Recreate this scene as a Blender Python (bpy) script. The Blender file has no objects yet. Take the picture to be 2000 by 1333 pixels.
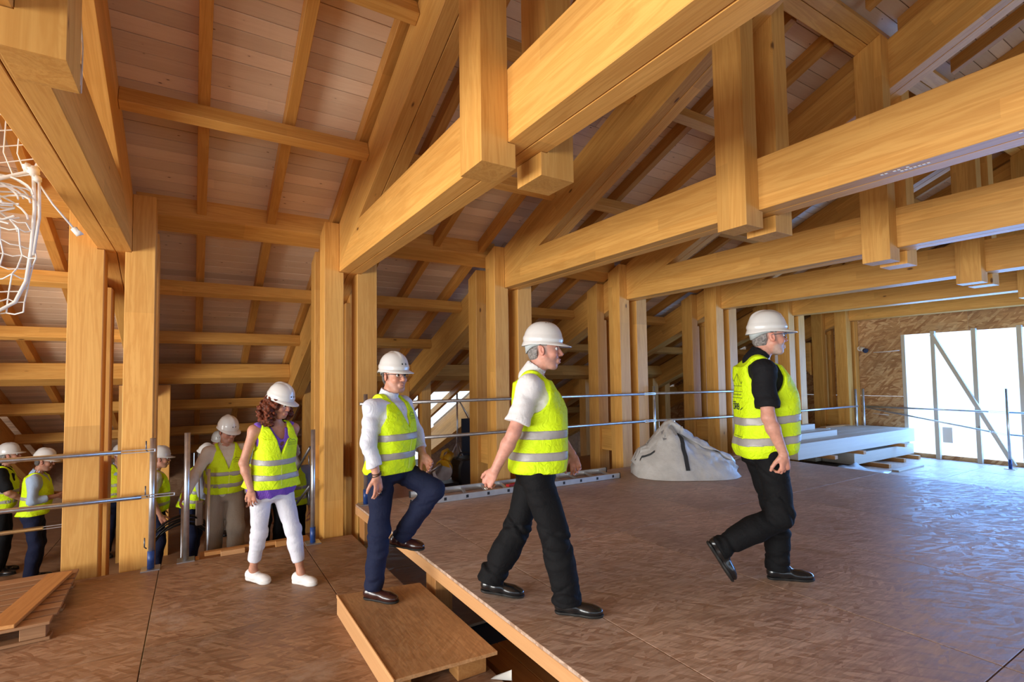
import bpy, bmesh, math, random
import numpy as np
from mathutils import Matrix, Vector

random.seed(7)
SC = bpy.context.scene
COL = SC.collection

# ------------------------------------------------------------------ camera
cam_d = bpy.data.cameras.new('camera')
cam = bpy.data.objects.new('camera', cam_d)
COL.objects.link(cam)
yaw, pitch, roll = -0.5325, 0.0441, 0.0119
cam.matrix_world = (Matrix.Translation((0, 0, 1.75)) @ Matrix.Rotation(yaw, 4, 'Z') @ Matrix.Rotation(pitch, 4, 'X')
                    @ Matrix.Rotation(roll, 4, 'Y') @ Matrix.Rotation(math.pi / 2, 4, 'X'))
cam_d.sensor_width = 36.0
cam_d.lens = 980.8 * 36.0 / 2000.0
cam_d.shift_x = (1000 - 959.5) / 2000.0
cam_d.shift_y = (697.2 - 666.5) / 2000.0
cam_d.clip_start = 0.05
cam_d.clip_end = 300
SC.camera = cam

# ------------------------------------------------------------------ world, daylight, exposure
world = bpy.data.worlds.new('sky'); SC.world = world
world.use_nodes = True
bg = world.node_tree.nodes['Background']
bg.inputs[0].default_value = (0.66, 0.83, 1.0, 1)
bg.inputs[1].default_value = 1.6

def area(name, loc, rot, sx, sy, power, color):
    l = bpy.data.lights.new(name, 'AREA'); l.shape = 'RECTANGLE'; l.size = sx; l.size_y = sy
    l.energy = power; l.color = color
    o = bpy.data.objects.new(name, l); COL.objects.link(o); o.location = loc; o.rotation_euler = rot
    return o
HP = math.pi / 2
# daylight through the gable window on the right and through the open gable end on the left
area('window_daylight', (13.85, 0.4, 1.35), (0, HP, 0), 2.5, 9.2, 820, (0.15, 0.41, 1.0))
area('open_gable_daylight', (-7.6, 0.4, 1.30), (0, -HP - 0.36, 0), 2.3, 10.4, 1010, (1.0, 0.97, 0.90))

SC.view_settings.view_transform = 'Standard'
SC.view_settings.look = 'None'
SC.view_settings.gamma = 1.0
SC.view_settings.use_curve_mapping = False
SC.view_settings.exposure = 0.38
SC.cycles.use_denoising = True
SC.cycles.max_bounces = 8
SC.cycles.diffuse_bounces = 6
SC.cycles.sample_clamp_indirect = 8.0

# ------------------------------------------------------------------ materials
def new_mat(name):
    m = bpy.data.materials.new(name); m.use_nodes = True
    nt = m.node_tree
    return m, nt, nt.nodes['Principled BSDF']
def N(nt, t, **kw):
    n = nt.nodes.new(t)
    for k, v in kw.items(): setattr(n, k, v)
    return n
def L(nt, a, b): nt.links.new(a, b)
def ramp(nt, stops):
    r = N(nt, 'ShaderNodeValToRGB'); el = r.color_ramp.elements
    while len(el) < len(stops): el.new(0.5)
    for e, (p, c) in zip(el, stops): e.position = p; e.color = (*c, 1) if len(c) == 3 else c
    return r
def mixc(nt, a, b, fac, mode='MIX'):
    n = N(nt, 'ShaderNodeMix', data_type='RGBA', blend_type=mode)
    for sock, v in ((n.inputs[6], a), (n.inputs[7], b), (n.inputs[0], fac)):
        if hasattr(v, 'links'): L(nt, v, sock)
        elif isinstance(v, (tuple, list)): sock.default_value = (*v, 1)
        else: sock.default_value = v
    return n.outputs[2]
def math_(nt, op, a, b=None):
    n = N(nt, 'ShaderNodeMath', operation=op)
    for i, v in enumerate((a, b)):
        if v is None: continue
        if hasattr(v, 'links'): L(nt, v, n.inputs[i])
        else: n.inputs[i].default_value = v
    return n.outputs[0]
def objcoord(nt, scale, jitter=37.0):
    tc = N(nt, 'ShaderNodeTexCoord'); oi = N(nt, 'ShaderNodeObjectInfo')
    s = math_(nt, 'MULTIPLY', oi.outputs['Random'], jitter)
    va = N(nt, 'ShaderNodeVectorMath', operation='ADD')
    L(nt, tc.outputs['Object'], va.inputs[0]); 
    cx = N(nt, 'ShaderNodeCombineXYZ')
    for i in range(3): L(nt, s, cx.inputs[i])
    L(nt, cx.outputs[0], va.inputs[1])
    mp = N(nt, 'ShaderNodeMapping'); mp.inputs['Scale'].default_value = scale
    L(nt, va.outputs[0], mp.inputs['Vector'])
    return tc, oi, va.outputs[0], mp.outputs[0]
def wood(name, light, dark, knot, knots=1.0, dens=0.62, rough=0.5, lam=0.10, tint=0.12, bump=0.05, ring=0.45):
    m, nt, b = new_mat(name)
    tc, oi, vec, v1 = objcoord(nt, (0.55, 9.0, 9.0))
    n1 = N(nt, 'ShaderNodeTexNoise'); n1.inputs['Scale'].default_value = 1.0; n1.inputs['Detail'].default_value = 5; n1.inputs['Roughness'].default_value = 0.6; n1.inputs['Distortion'].default_value = 0.6
    L(nt, v1, n1.inputs['Vector'])
    mp2 = N(nt, 'ShaderNodeMapping'); mp2.inputs['Scale'].default_value = (1.3, 70, 70); L(nt, vec, mp2.inputs['Vector'])
    n2 = N(nt, 'ShaderNodeTexNoise'); n2.inputs['Scale'].default_value = 1.0; n2.inputs['Detail'].default_value = 3; L(nt, mp2.outputs[0], n2.inputs['Vector'])
    # growth rings: bands in the warped noise field
    rg = math_(nt, 'SINE', math_(nt, 'MULTIPLY', n1.outputs['Fac'], 46.0))
    rg = math_(nt, 'MULTIPLY', math_(nt, 'ADD', rg, 1.0), 0.5 * ring)
    f = math_(nt, 'ADD', math_(nt, 'MULTIPLY', n1.outputs['Fac'], 0.55), math_(nt, 'MULTIPLY', n2.outputs['Fac'], 0.30))
    f = math_(nt, 'ADD', f, math_(nt, 'MULTIPLY', rg, 0.5))
    r = ramp(nt, [(0.25, light), (0.85, dark)]); L(nt, f, r.inputs[0])
    # lamellas of the glued timber
    sp = N(nt, 'ShaderNodeSeparateXYZ'); L(nt, vec, sp.inputs[0])
    lz = math_(nt, 'FLOOR', math_(nt, 'DIVIDE', sp.outputs['Z'], 0.105))
    lx = math_(nt, 'FLOOR', math_(nt, 'ADD', math_(nt, 'DIVIDE', sp.outputs['X'], 2.3), math_(nt, 'MULTIPLY', lz, 0.37)))
    cb = N(nt, 'ShaderNodeCombineXYZ'); L(nt, lz, cb.inputs[0]); L(nt, lx, cb.inputs[1]); L(nt, oi.outputs['Random'], cb.inputs[2])
    wn = N(nt, 'ShaderNodeTexWhiteNoise', noise_dimensions='3D'); L(nt, cb.outputs[0], wn.inputs['Vector'])
    val = math_(nt, 'ADD', math_(nt, 'MULTIPLY', wn.outputs['Value'], lam * 2), 1.0 - lam)
    val = math_(nt, 'MULTIPLY', val, math_(nt, 'ADD', math_(nt, 'MULTIPLY', oi.outputs['Random'], tint * 2), 1.0 - tint))
    hsv = N(nt, 'ShaderNodeHueSaturation'); L(nt, r.outputs[0], hsv.inputs['Color']); L(nt, val, hsv.inputs['Value'])
    col = hsv.outputs[0]
    # knots
    mp3 = N(nt, 'ShaderNodeMapping'); mp3.inputs['Scale'].default_value = (2.6 * knots, 6.5 * knots, 6.5 * knots); L(nt, vec, mp3.inputs['Vector'])
    vo = N(nt, 'ShaderNodeTexVoronoi'); vo.inputs['Scale'].default_value = 1.0; vo.inputs['Randomness'].default_value = 1.0; L(nt, mp3.outputs[0], vo.inputs['Vector'])
    sc3 = N(nt, 'ShaderNodeSeparateColor'); L(nt, vo.outputs['Color'], sc3.inputs[0])
    has = math_(nt, 'GREATER_THAN', sc3.outputs[0], dens)
    kr = ramp(nt, [(0.050, (1, 1, 1)), (0.085, (0, 0, 0))]); L(nt, vo.outputs['Distance'], kr.inputs[0])
    kh = ramp(nt, [(0.06, (1, 1, 1)), (0.24, (0, 0, 0))]); L(nt, vo.outputs['Distance'], kh.inputs[0])
    hal = math_(nt, 'MULTIPLY', math_(nt, 'ADD', math_(nt, 'SINE', math_(nt, 'MULTIPLY', vo.outputs['Distance'], 160.0)), 1.6), .26)
    col = mixc(nt, col, dark, math_(nt, 'MULTIPLY', math_(nt, 'MULTIPLY', kh.outputs[0], hal), has))
    col = mixc(nt, col, knot, math_(nt, 'MULTIPLY', math_(nt, 'MULTIPLY', kr.outputs[0], has), 0.85))
    L(nt, col, b.inputs['Base Color'])
    b.inputs['Roughness'].default_value = rough
    b.inputs['Specular IOR Level'].default_value = 0.35
    bp = N(nt, 'ShaderNodeBump'); bp.inputs['Strength'].default_value = bump; bp.inputs['Distance'].default_value = 0.01
    L(nt, n2.outputs['Fac'], bp.inputs['Height']); L(nt, bp.outputs[0], b.inputs['Normal'])
    return m
def osb(name, c1, c2, c3, rough=0.55, flake=26.0, contrast=1.0, wear=None, spec=0.4):
    m, nt, b = new_mat(name)
    tc, oi, vec, v1 = objcoord(nt, (flake * 0.42, flake, flake))
    ns = N(nt, 'ShaderNodeTexNoise'); ns.inputs['Scale'].default_value = 3.0; ns.inputs['Detail'].default_value = 2; L(nt, vec, ns.inputs['Vector'])
    # chips lie at several angles: two rotated, stretched cell patterns
    cols = []
    for k, (rz, sc) in enumerate(((0.22, (flake * .17, flake * 1.30, flake)), (-0.40, (flake * .20, flake * 1.1, flake)), (0.85, (flake * .24, flake * 1.4, flake)))):
        mp = N(nt, 'ShaderNodeMapping'); mp.vector_type = 'TEXTURE' if False else 'POINT'
        mp0 = N(nt, 'ShaderNodeMapping'); mp0.inputs['Rotation'].default_value = (0, 0, rz); L(nt, vec, mp0.inputs['Vector'])
        mp.inputs['Scale'].default_value = sc; L(nt, mp0.outputs[0], mp.inputs['Vector'])
        ad = N(nt, 'ShaderNodeVectorMath', operation='ADD'); L(nt, mp.outputs[0], ad.inputs[0])
        sc_ = N(nt, 'ShaderNodeVectorMath', operation='SCALE'); L(nt, ns.outputs['Color'], sc_.inputs[0]); sc_.inputs['Scale'].default_value = 0.7; L(nt, sc_.outputs[0], ad.inputs[1])
        vo = N(nt, 'ShaderNodeTexVoronoi'); vo.inputs['Scale'].default_value = 1.0; L(nt, ad.outputs[0], vo.inputs['Vector'])
        sx = N(nt, 'ShaderNodeSeparateColor'); L(nt, vo.outputs['Color'], sx.inputs[0]); cols.append((sx.outputs[0], sx.outputs[1], vo))
    sel = math_(nt, 'GREATER_THAN', cols[0][1], 0.5)
    mx = N(nt, 'ShaderNodeMix', data_type='FLOAT'); L(nt, sel, mx.inputs[0]); L(nt, cols[1][0], mx.inputs[2]); L(nt, cols[0][0], mx.inputs[3])
    sel2 = math_(nt, 'GREATER_THAN', cols[2][1], 0.62)
    mx2 = N(nt, 'ShaderNodeMix', data_type='FLOAT'); L(nt, sel2, mx2.inputs[0]); L(nt, mx.outputs[0], mx2.inputs[2]); L(nt, cols[2][0], mx2.inputs[3])
    f = math_(nt, 'ADD', math_(nt, 'MULTIPLY', math_(nt, 'SUBTRACT', mx2.outputs[0], 0.5), contrast), 0.5)
    r = ramp(nt, [(0.05, c3), (0.5, c1), (0.95, c2)]); L(nt, f, r.inputs[0])
    col = r.outputs[0]
    mps = N(nt, 'ShaderNodeMapping'); mps.inputs['Scale'].default_value = (6.0, 60.0, 60.0); L(nt, vec, mps.inputs['Vector'])
    nst = N(nt, 'ShaderNodeTexNoise'); nst.inputs['Scale'].default_value = 1.0; nst.inputs['Detail'].default_value = 4; nst.inputs['Distortion'].default_value = 1.0; L(nt, mps.outputs[0], nst.inputs['Vector'])
    srp = ramp(nt, [(0.3, (0.80, 0.78, 0.77)), (0.7, (1.12, 1.12, 1.12))]); L(nt, nst.outputs['Fac'], srp.inputs[0])
    col = mixc(nt, col, srp.outputs[0], 1.0, 'MULTIPLY')
    nb = N(nt, 'ShaderNodeTexNoise'); nb.inputs['Scale'].default_value = 0.9; nb.inputs['Detail'].default_value = 5; L(nt, vec, nb.inputs['Vector'])
    nr = ramp(nt, [(0.3, (0.72, 0.72, 0.74)), (0.7, (1.12, 1.1, 1.06))]); L(nt, nb.outputs['Fac'], nr.inputs[0])
    col = mixc(nt, col, nr.outputs[0], 1.0, 'MULTIPLY')
    if wear:
        nw = N(nt, 'ShaderNodeTexNoise'); nw.inputs['Scale'].default_value = 2.4; nw.inputs['Detail'].default_value = 8; nw.inputs['Roughness'].default_value = 0.7; L(nt, vec, nw.inputs['Vector'])
        wr = ramp(nt, [(0.56, (0, 0, 0)), (0.74, (1, 1, 1))]); L(nt, nw.outputs['Fac'], wr.inputs[0])
        col = mixc(nt, col, wear, math_(nt, 'MULTIPLY', wr.outputs[0], 0.55))
    L(nt, col, b.inputs['Base Color'])
    rr = ramp(nt, [(0.0, (rough - .12,) * 3), (1.0, (rough + .14,) * 3)]); L(nt, mx2.outputs[0], rr.inputs[0]); L(nt, rr.outputs[0], b.inputs['Roughness'])
    b.inputs['Specular IOR Level'].default_value = spec
    bp = N(nt, 'ShaderNodeBump'); bp.inputs['Strength'].default_value = 0.16; bp.inputs['Distance'].default_value = 0.004
    L(nt, mx2.outputs[0], bp.inputs['Height']); L(nt, bp.outputs[0], b.inputs['Normal'])
    return m
def plain(name, col, rough=0.5, metal=0.0, spec=0.5, noise=0.0, nscale=8.0, bump=0.0, bscale=60.0, coat=0.0, sheen=0.0, alpha=None):
    m, nt, b = new_mat(name)
    b.inputs['Base Color'].default_value = (*col, 1)
    b.inputs['Roughness'].default_value = rough; b.inputs['Metallic'].default_value = metal
    b.inputs['Specular IOR Level'].default_value = spec
    b.inputs['Coat Weight'].default_value = coat
    b.inputs['Sheen Weight'].default_value = sheen
    tc = N(nt, 'ShaderNodeTexCoord')
    if noise:
        n = N(nt, 'ShaderNodeTexNoise'); n.inputs['Scale'].default_value = nscale; n.inputs['Detail'].default_value = 4; L(nt, tc.outputs['Object'], n.inputs['Vector'])
        r = ramp(nt, [(0.3, tuple(c * (1 - noise) for c in col)), (0.7, tuple(min(1, c * (1 + noise)) for c in col))]); L(nt, n.outputs['Fac'], r.inputs[0]); L(nt, r.outputs[0], b.inputs['Base Color'])
    if bump:
        n = N(nt, 'ShaderNodeTexNoise'); n.inputs['Scale'].default_value = bscale; n.inputs['Detail'].default_value = 3; L(nt, tc.outputs['Object'], n.inputs['Vector'])
        bp = N(nt, 'ShaderNodeBump'); bp.inputs['Strength'].default_value = bump; bp.inputs['Distance'].default_value = 0.02
        L(nt, n.outputs['Fac'], bp.inputs['Height']); L(nt, bp.outputs[0], b.inputs['Normal'])
    return m

M = {}
M['glulam'] = wood('glulam spruce', (0.74, 0.405, 0.108), (0.55, 0.25, 0.050), (0.09, 0.03, 0.010), knots=0.8)
M['jack'] = wood('sawn larch', (0.64, 0.32, 0.075), (0.45, 0.19, 0.038), (0.09, 0.03, 0.010), knots=1.0)
M['board'] = wood('pale roof boards', (0.82, 0.63, 0.45), (0.70, 0.50, 0.335), (0.15, 0.065, 0.03), knots=2.0, dens=0.35, lam=0.05, tint=0.16, ring=0.25)
M['pale_lumber'] = wood('planed pale lumber', (0.60, 0.55, 0.46), (0.50, 0.43, 0.33), (0.20, 0.12, 0.08), knots=1.0, lam=0.04, tint=0.05, ring=0.2)
M['batten'] = wood('raw batten', (0.55, 0.27, 0.09), (0.40, 0.17, 0.05), (0.08, 0.03, 0.01), knots=1.2, lam=0.0)
M['pallet'] = wood('weathered pallet wood', (0.34, 0.185, 0.09), (0.23, 0.11, 0.05), (0.06, 0.025, 0.01), knots=1.0, lam=0.0, rough=0.7)
M['ply'] = wood('plywood edge', (0.60, 0.33, 0.15), (0.50, 0.25, 0.10), (0.2, 0.08, 0.03), knots=0.2, lam=0.06, ring=0.2)
M['osb_floor'] = osb('worn floor board', (0.33, 0.190, 0.110), (0.41, 0.255, 0.155), (0.245, 0.125, 0.066), rough=0.50, flake=30.0, contrast=0.9, wear=(0.50, 0.40, 0.33), spec=0.45)  # same board as the deck, the walkway's dimmer light put into the colour
M['osb_deck'] = osb('brightened deck board', (0.56, 0.40, 0.300), (0.68, 0.51, 0.395), (0.43, 0.275, 0.190), rough=0.48, flake=30.0, contrast=0.9, wear=(0.70, 0.60, 0.52), spec=0.5)  # walkway board again, paler tone stands in for stronger light on the deck
M['osb_step'] = osb('step board', (0.54, 0.30, 0.135), (0.62, 0.37, 0.18), (0.43, 0.215, 0.085), rough=0.55, flake=44.0, contrast=0.5)
M['osb_wall'] = osb('wall board', (0.52, 0.29, 0.125), (0.70, 0.46, 0.24), (0.34, 0.15, 0.055), rough=0.6, flake=18.0, contrast=0.85)
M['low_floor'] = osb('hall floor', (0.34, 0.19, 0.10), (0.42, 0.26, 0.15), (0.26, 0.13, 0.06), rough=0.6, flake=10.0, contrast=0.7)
M['steel'] = plain('galvanised steel', (0.55, 0.57, 0.60), 0.33, 0.9, noise=0.15, nscale=14)
M['dark_steel'] = plain('dark steel pin', (0.14, 0.14, 0.15), 0.45, 0.8)
M['blue'] = plain('blue paint', (0.015, 0.055, 0.22), 0.4, noise=0.25, nscale=20)
M['alu'] = plain('brushed aluminium', (0.60, 0.62, 0.64), 0.35, 0.75, noise=0.1)
M['black'] = plain('black plastic', (0.015, 0.015, 0.017), 0.5)
M['dark'] = plain('dark shed wall', (0.05, 0.035, 0.025), 0.9)
M['roof_outer'] = plain('roof underlay', (0.30, 0.19, 0.11), 0.9)
M['net'] = plain('white nylon cord', (0.75, 0.72, 0.66), 0.7)
M['bag'] = plain('woven white bag fabric', (0.60, 0.58, 0.55), 0.55, noise=0.14, nscale=5, bump=1.0, bscale=7)
M['bag_clear'] = plain('pale bag plastic', (0.66, 0.64, 0.62), 0.25, noise=0.2, nscale=9)
M['strap'] = plain('dark webbing', (0.03, 0.03, 0.032), 0.7)
M['yellow'] = plain('yellow tool plastic', (0.70, 0.40, 0.02), 0.4)
M['crate'] = plain('blue crate plastic', (0.015, 0.10, 0.30), 0.4)
M['copper'] = plain('copper', (0.75, 0.30, 0.12), 0.25, 1.0)
M['white_p'] = plain('white plastic', (0.75, 0.75, 0.75), 0.35)
M['cardboard'] = plain('cardboard', (0.28, 0.16, 0.08), 0.8, noise=0.1)
M['cable'] = plain('black cable', (0.012, 0.012, 0.013), 0.5)
M['sheet'] = plain('translucent sheet', (0.72, 0.74, 0.76), 0.2, noise=0.08, bump=0.3, bscale=12)
M['red'] = plain('red plastic', (0.55, 0.02, 0.02), 0.4)
M['paper'] = plain('paper', (0.75, 0.73, 0.68), 0.8)
M['lamp_glass'] = plain('lens glass', (0.01, 0.012, 0.03), 0.1)
M['ink'] = plain('white stencil ink', (0.85, 0.85, 0.85), 0.6)

# ------------------------------------------------------------------ helpers
def tag(o, label=None, cat=None, group=None, kind=None):
    if label: o['label'] = label
    if cat: o['category'] = cat
    if group: o['group'] = group
    if kind: o['kind'] = kind
    return o
def empty(name, loc=(0, 0, 0), label=None, cat=None, group=None, kind=None):
    o = bpy.data.objects.new(name, None); COL.objects.link(o); o.location = loc
    o.empty_display_size = 0.1
    return tag(o, label, cat, group, kind)
def base_of(o):
    v = Vector((0, 0, 0))
    while o is not None:
        v += Vector(o.location) if o.type == 'EMPTY' else o.matrix_basis.translation
        o = o.parent
    return v
def link(o, parent=None, mw=None):
    """links o with world matrix mw below parent (whose chain holds translations only, or is handled by its inverse)"""
    COL.objects.link(o)
    mw = mw if mw is not None else Matrix.Identity(4)
    if parent is not None:
        o.parent = parent
        pm = world_m(parent)
        o.matrix_basis = pm.inverted() @ mw
    else:
        o.matrix_basis = mw
    return o
def world_m(o):
    m = o.matrix_basis.copy() if o.type != 'EMPTY' else Matrix.Translation(o.location) @ o.rotation_euler.to_matrix().to_4x4()
    if o.parent: m = world_m(o.parent) @ m
    return m
def smooth(me, on=True):
    me.polygons.foreach_set('use_smooth', [on] * len(me.polygons))
def mesh_obj(name, verts, faces, mat, parent=None, frame=None, sm=False, bevel=0.0, tagd=None):
    """verts in world space, stored in the local space of frame"""
    me = bpy.data.meshes.new(name)
    fi = frame.inverted() if frame is not None else None
    vv = [tuple(fi @ Vector(v)) for v in verts] if fi is not None else [tuple(v) for v in verts]
    me.from_pydata(vv, [], [list(f) for f in faces]); me.update()
    bm = bmesh.new(); bm.from_mesh(me); bmesh.ops.recalc_face_normals(bm, faces=bm.faces)
    if bevel: bmesh.ops.bevel(bm, geom=list(bm.edges), offset=bevel, segments=1, affect='EDGES', clamp_overlap=True)
    bm.to_mesh(me); bm.free()
    me.materials.append(mat)
    if sm: smooth(me)
    o = bpy.data.objects.new(name, me)
    link(o, parent, frame)
    if tagd: tag(o, *tagd)
    return o
_box = {}
def box_mesh(l, w, d, mat, bev):
    key = (round(l, 4), round(w, 4), round(d, 4), mat.name, bev)
    if key in _box: return _box[key]
    bm = bmesh.new(); bmesh.ops.create_cube(bm, size=1.0)
    bmesh.ops.scale(bm, vec=(l, w, d), verts=bm.verts)
    if bev: bmesh.ops.bevel(bm, geom=list(bm.edges), offset=min(bev, min(l, w, d) * 0.3), segments=1, affect='EDGES')
    me = bpy.data.meshes.new('box'); bm.to_mesh(me); bm.free(); me.materials.append(mat)
    _box[key] = me
    return me
def frame_of(p0, p1, up=(0, 0, 1)):
    p0, p1 = Vector(p0), Vector(p1); x = (p1 - p0).normalized(); up = Vector(up)
    if abs(x.dot(up)) > 0.98: up = Vector((0, 1, 0))
    y = up.cross(x).normalized(); z = x.cross(y)
    m = Matrix((x, y, z)).transposed().to_4x4(); m.translation = (p0 + p1) / 2
    return m
def timber(name, p0, p1, w, d, mat, parent=None, up=(0, 0, 1), bev=0.004):
    """a squared piece from p0 to p1 (centre line), w across, d along up; local X is the grain"""
    o = bpy.data.objects.new(name, box_mesh((Vector(p1) - Vector(p0)).length, w, d, mat, bev))
    return link(o, parent, frame_of(p0, p1, up))
def boxo(name, lo, hi, mat, parent=None, bev=0.003, grain='x'):
    lo, hi = Vector(lo), Vector(hi); c = (lo + hi) / 2; s = hi - lo
    if grain == 'x': return timber(name, (lo.x, c.y, c.z), (hi.x, c.y, c.z), s.y, s.z, mat, parent, bev=bev)
    if grain == 'y': return timber(name, (c.x, lo.y, c.z), (c.x, hi.y, c.z), s.x, s.z, mat, parent, bev=bev)
    return timber(name, (c.x, c.y, lo.z), (c.x, c.y, hi.z), s.x, s.y, mat, parent, bev=bev)
def prism(name, poly, axis, a0, a1, mat, parent=None, grain=(0, 1, 0), bevel=0.004):
    """poly of 2D points extruded along axis 'x' (points are y,z), 'y' (x,z) or 'z' (x,y)"""
    n = len(poly)
    f = {'x': lambda u, v, a: (a, u, v), 'y': lambda u, v, a: (u, a, v), 'z': lambda u, v, a: (u, v, a)}[axis]
    verts = [f(u, v, a0) for u, v in poly] + [f(u, v, a1) for u, v in poly]
    faces = [list(range(n)), list(range(2 * n - 1, n - 1, -1))] + [[i, (i + 1) % n, n + (i + 1) % n, n + i] for i in range(n)]
    c = sum((Vector(v) for v in verts), Vector()) / len(verts)
    fr = frame_of(c - Vector(grain) * .5, c + Vector(grain) * .5)
    return mesh_obj(name, verts, faces, mat, parent, fr, bevel=bevel)
def tube_data(pts, r, seg=8, caps=True, rs=None):
    pts = [Vector(p) for p in pts]; V = []; F = []
    prev = None
    for i, p in enumerate(pts):
        t = (pts[min(i + 1, len(pts) - 1)] - pts[max(i - 1, 0)]).normalized()
        a = prev if prev is not None else (Vector((0, 0, 1)) if abs(t.z) < 0.9 else Vector((1, 0, 0)))
        a = (a - t * a.dot(t)).normalized(); b = t.cross(a); prev = a
        rr = rs[i] if rs else r
        for k in range(seg):
            an = 2 * math.pi * k / seg
            V.append(p + (a * math.cos(an) + b * math.sin(an)) * rr)
    for i in range(len(pts) - 1):
        for k in range(seg):
            F.append((i * seg + k, i * seg + (k + 1) % seg, (i + 1) * seg + (k + 1) % seg, (i + 1) * seg + k))
    if caps:
        F.append(tuple(range(seg - 1, -1, -1))); F.append(tuple(range((len(pts) - 1) * seg, len(pts) * seg)))
    return V, F
def tube(name, pts, r, mat, parent=None, seg=10, rs=None, caps=True):
    V, F = tube_data(pts, r, seg, caps, rs)
    o = mesh_obj(name, V, F, mat, parent, Matrix.Translation(Vector(pts[0])))
    me = o.data
    for p in me.polygons: p.use_smooth = len(p.vertices) == 4
    return o
def multi(name, parts, mat, parent=None, frame=None, sm=False):
    V, F = [], []
    for v, f in parts:
        o = len(V); V += list(v); F += [tuple(i + o for i in q) for q in f]
    return mesh_obj(name, V, F, mat, parent, frame, sm)
def boxd(lo, hi):
    x0, y0, z0 = lo; x1, y1, z1 = hi
    V = [(x0, y0, z0), (x1, y0, z0), (x1, y1, z0), (x0, y1, z0), (x0, y0, z1), (x1, y0, z1), (x1, y1, z1), (x0, y1, z1)]
    return V, [(0, 3, 2, 1), (4, 5, 6, 7), (0, 1, 5, 4), (1, 2, 6, 5), (2, 3, 7, 6), (3, 0, 4, 7)]
ORD = ['first', 'second', 'third', 'fourth', 'fifth', 'sixth', 'seventh', 'eighth', 'ninth', 'tenth', 'eleventh', 'twelfth']
# ================================================================== the building
TX = [-3.05, -0.80, 1.42, 3.68, 6.01, 8.45, 10.83, 13.22]      # left face of each truss
CW, PLY = 0.26, 0.1275
TNAME = ['first truss, mostly outside the left edge', 'truss at the upper left by the net', 'big truss crossing the middle', 'third truss, right of the middle one', 'fourth truss', 'fifth truss', 'sixth truss', 'last truss, next to the board wall']
TSHORT = ['outermost left truss', 'upper left truss', 'middle truss', 'third truss', 'fourth truss', 'fifth truss', 'sixth truss', 'truss next to the board wall']
SL = 0.43
def zup(y): return 3.60 - SL * (y - 5.8)
def zlo(y): return 3.09 - SL * (y - 5.8)
YEND = 14.2
Z_LOW = -0.95
XG = 13.62                                                       # right gable wall

# ---- floors: panels with open joints
def slab(name, x0, x1, y0, y1, z0, z1, mat, parent, grain='x'):
    g = 0.003
    return boxo(name, (x0 + g, y0 + g, z0), (x1 - g, y1 - g, z1), mat, parent, bev=0.002, grain=grain)
fl = empty('floor', (0, 0, 0), 'worn brown particle board floor of the lower walkway', 'floor', kind='structure')
xs = [-7.96, -6.68, -5.40, -4.12, -2.84, -1.555, -0.272, 1.02]
ys = [-8.15, -5.70, -3.25, -0.80, 1.64, 4.09, 5.82]
for i in range(len(xs) - 1):
    for j in range(len(ys) - 1):
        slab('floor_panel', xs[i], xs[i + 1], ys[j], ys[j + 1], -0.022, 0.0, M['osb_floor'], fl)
for j in range(len(ys) - 1):
    x1 = 1.56
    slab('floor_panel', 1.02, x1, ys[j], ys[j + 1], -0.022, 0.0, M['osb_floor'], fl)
boxo('edge_joist', (-8.0, 5.70, -0.26), (1.56, 5.80, -0.024), M['batten'], fl)
boxo('edge_joist', (1.44, -8.0, -0.26), (1.54, 5.68, -0.024), M['batten'], fl, grain='y')
# raised deck
pf = empty('floor', (1.6, 0, 0), 'raised particle board deck one step above the walkway', 'deck', kind='structure')
xs = [1.60, 2.095, 3.385, 4.675, 5.965, 7.255, 8.545]
ys = [-6.75, -4.20, -1.65, 0.90, 3.45, 5.84]
for i in range(len(xs) - 1):
    for j in range(len(ys) - 1):
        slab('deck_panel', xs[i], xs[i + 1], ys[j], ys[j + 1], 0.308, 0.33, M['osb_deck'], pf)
for a, b_ in ((-6.7, -2.6), (-2.6, 1.55), (1.55, 5.84)):
    boxo('fascia_board', (1.602, a + .002, 0.215), (1.640, b_ - .002, 0.307), M['ply'], pf, grain='y')
boxo('fascia_board', (1.66, 5.78, 0.10), (8.5, 5.82, 0.306), M['ply'], pf)
for y in (5.62, 3.72, 1.9, -0.2, -2.4):
    boxo('support_block', (1.615, y - .09, -0.06), (1.76, y + .09, 0.214), M['batten'], pf, grain='z')
for x in (2.6, 4.2, 5.8, 7.4):
    boxo('deck_joist', (x, -6.6, 0.06), (x + .1, 5.76, 0.306), M['batten'], pf, grain='y')
for x, y0 in ((1.66, -6.0),):
    for k in range(2):
        boxo('deck_bearer', (x + k * 0.16, y0, -0.30), (x + .155 + k * 0.16, 3.05, -0.07), M['batten'], pf, grain='y')
# floor beyond the deck, by the window wall
ff = empty('floor', (8.56, 0, 0), 'lower particle board floor in front of the big window', 'floor', kind='structure')
xs = [8.552, 9.84, 11.13, 12.42, 13.60]
ys = [-6.6, -4.05, -1.50, 1.05, 3.60, 6.15, 6.6]
for i in range(len(xs) - 1):
    for j in range(len(ys) - 1):
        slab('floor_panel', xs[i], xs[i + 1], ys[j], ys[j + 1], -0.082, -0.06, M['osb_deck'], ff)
# bare ground slab under everything
boxo('ground', (-8.2, -9.0, Z_LOW - .12), (16, 16.5, Z_LOW - .06), M['dark'])
tag(bpy.data.objects['ground'], 'bare dark slab under the raised floors', 'ground', None, 'structure')
# hall floor below
hf = empty('floor', (0, 8, Z_LOW), 'lower hall floor behind the posts', 'floor', kind='structure')
for i in range(-4, 8):
    for j in range(0, 5):
        slab('hall_panel', i * 2.0, i * 2.0 + 2.0, 5.0 + j * 2.0, 7.0 + j * 2.0, Z_LOW - .03, Z_LOW, M['low_floor'], hf)

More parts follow.
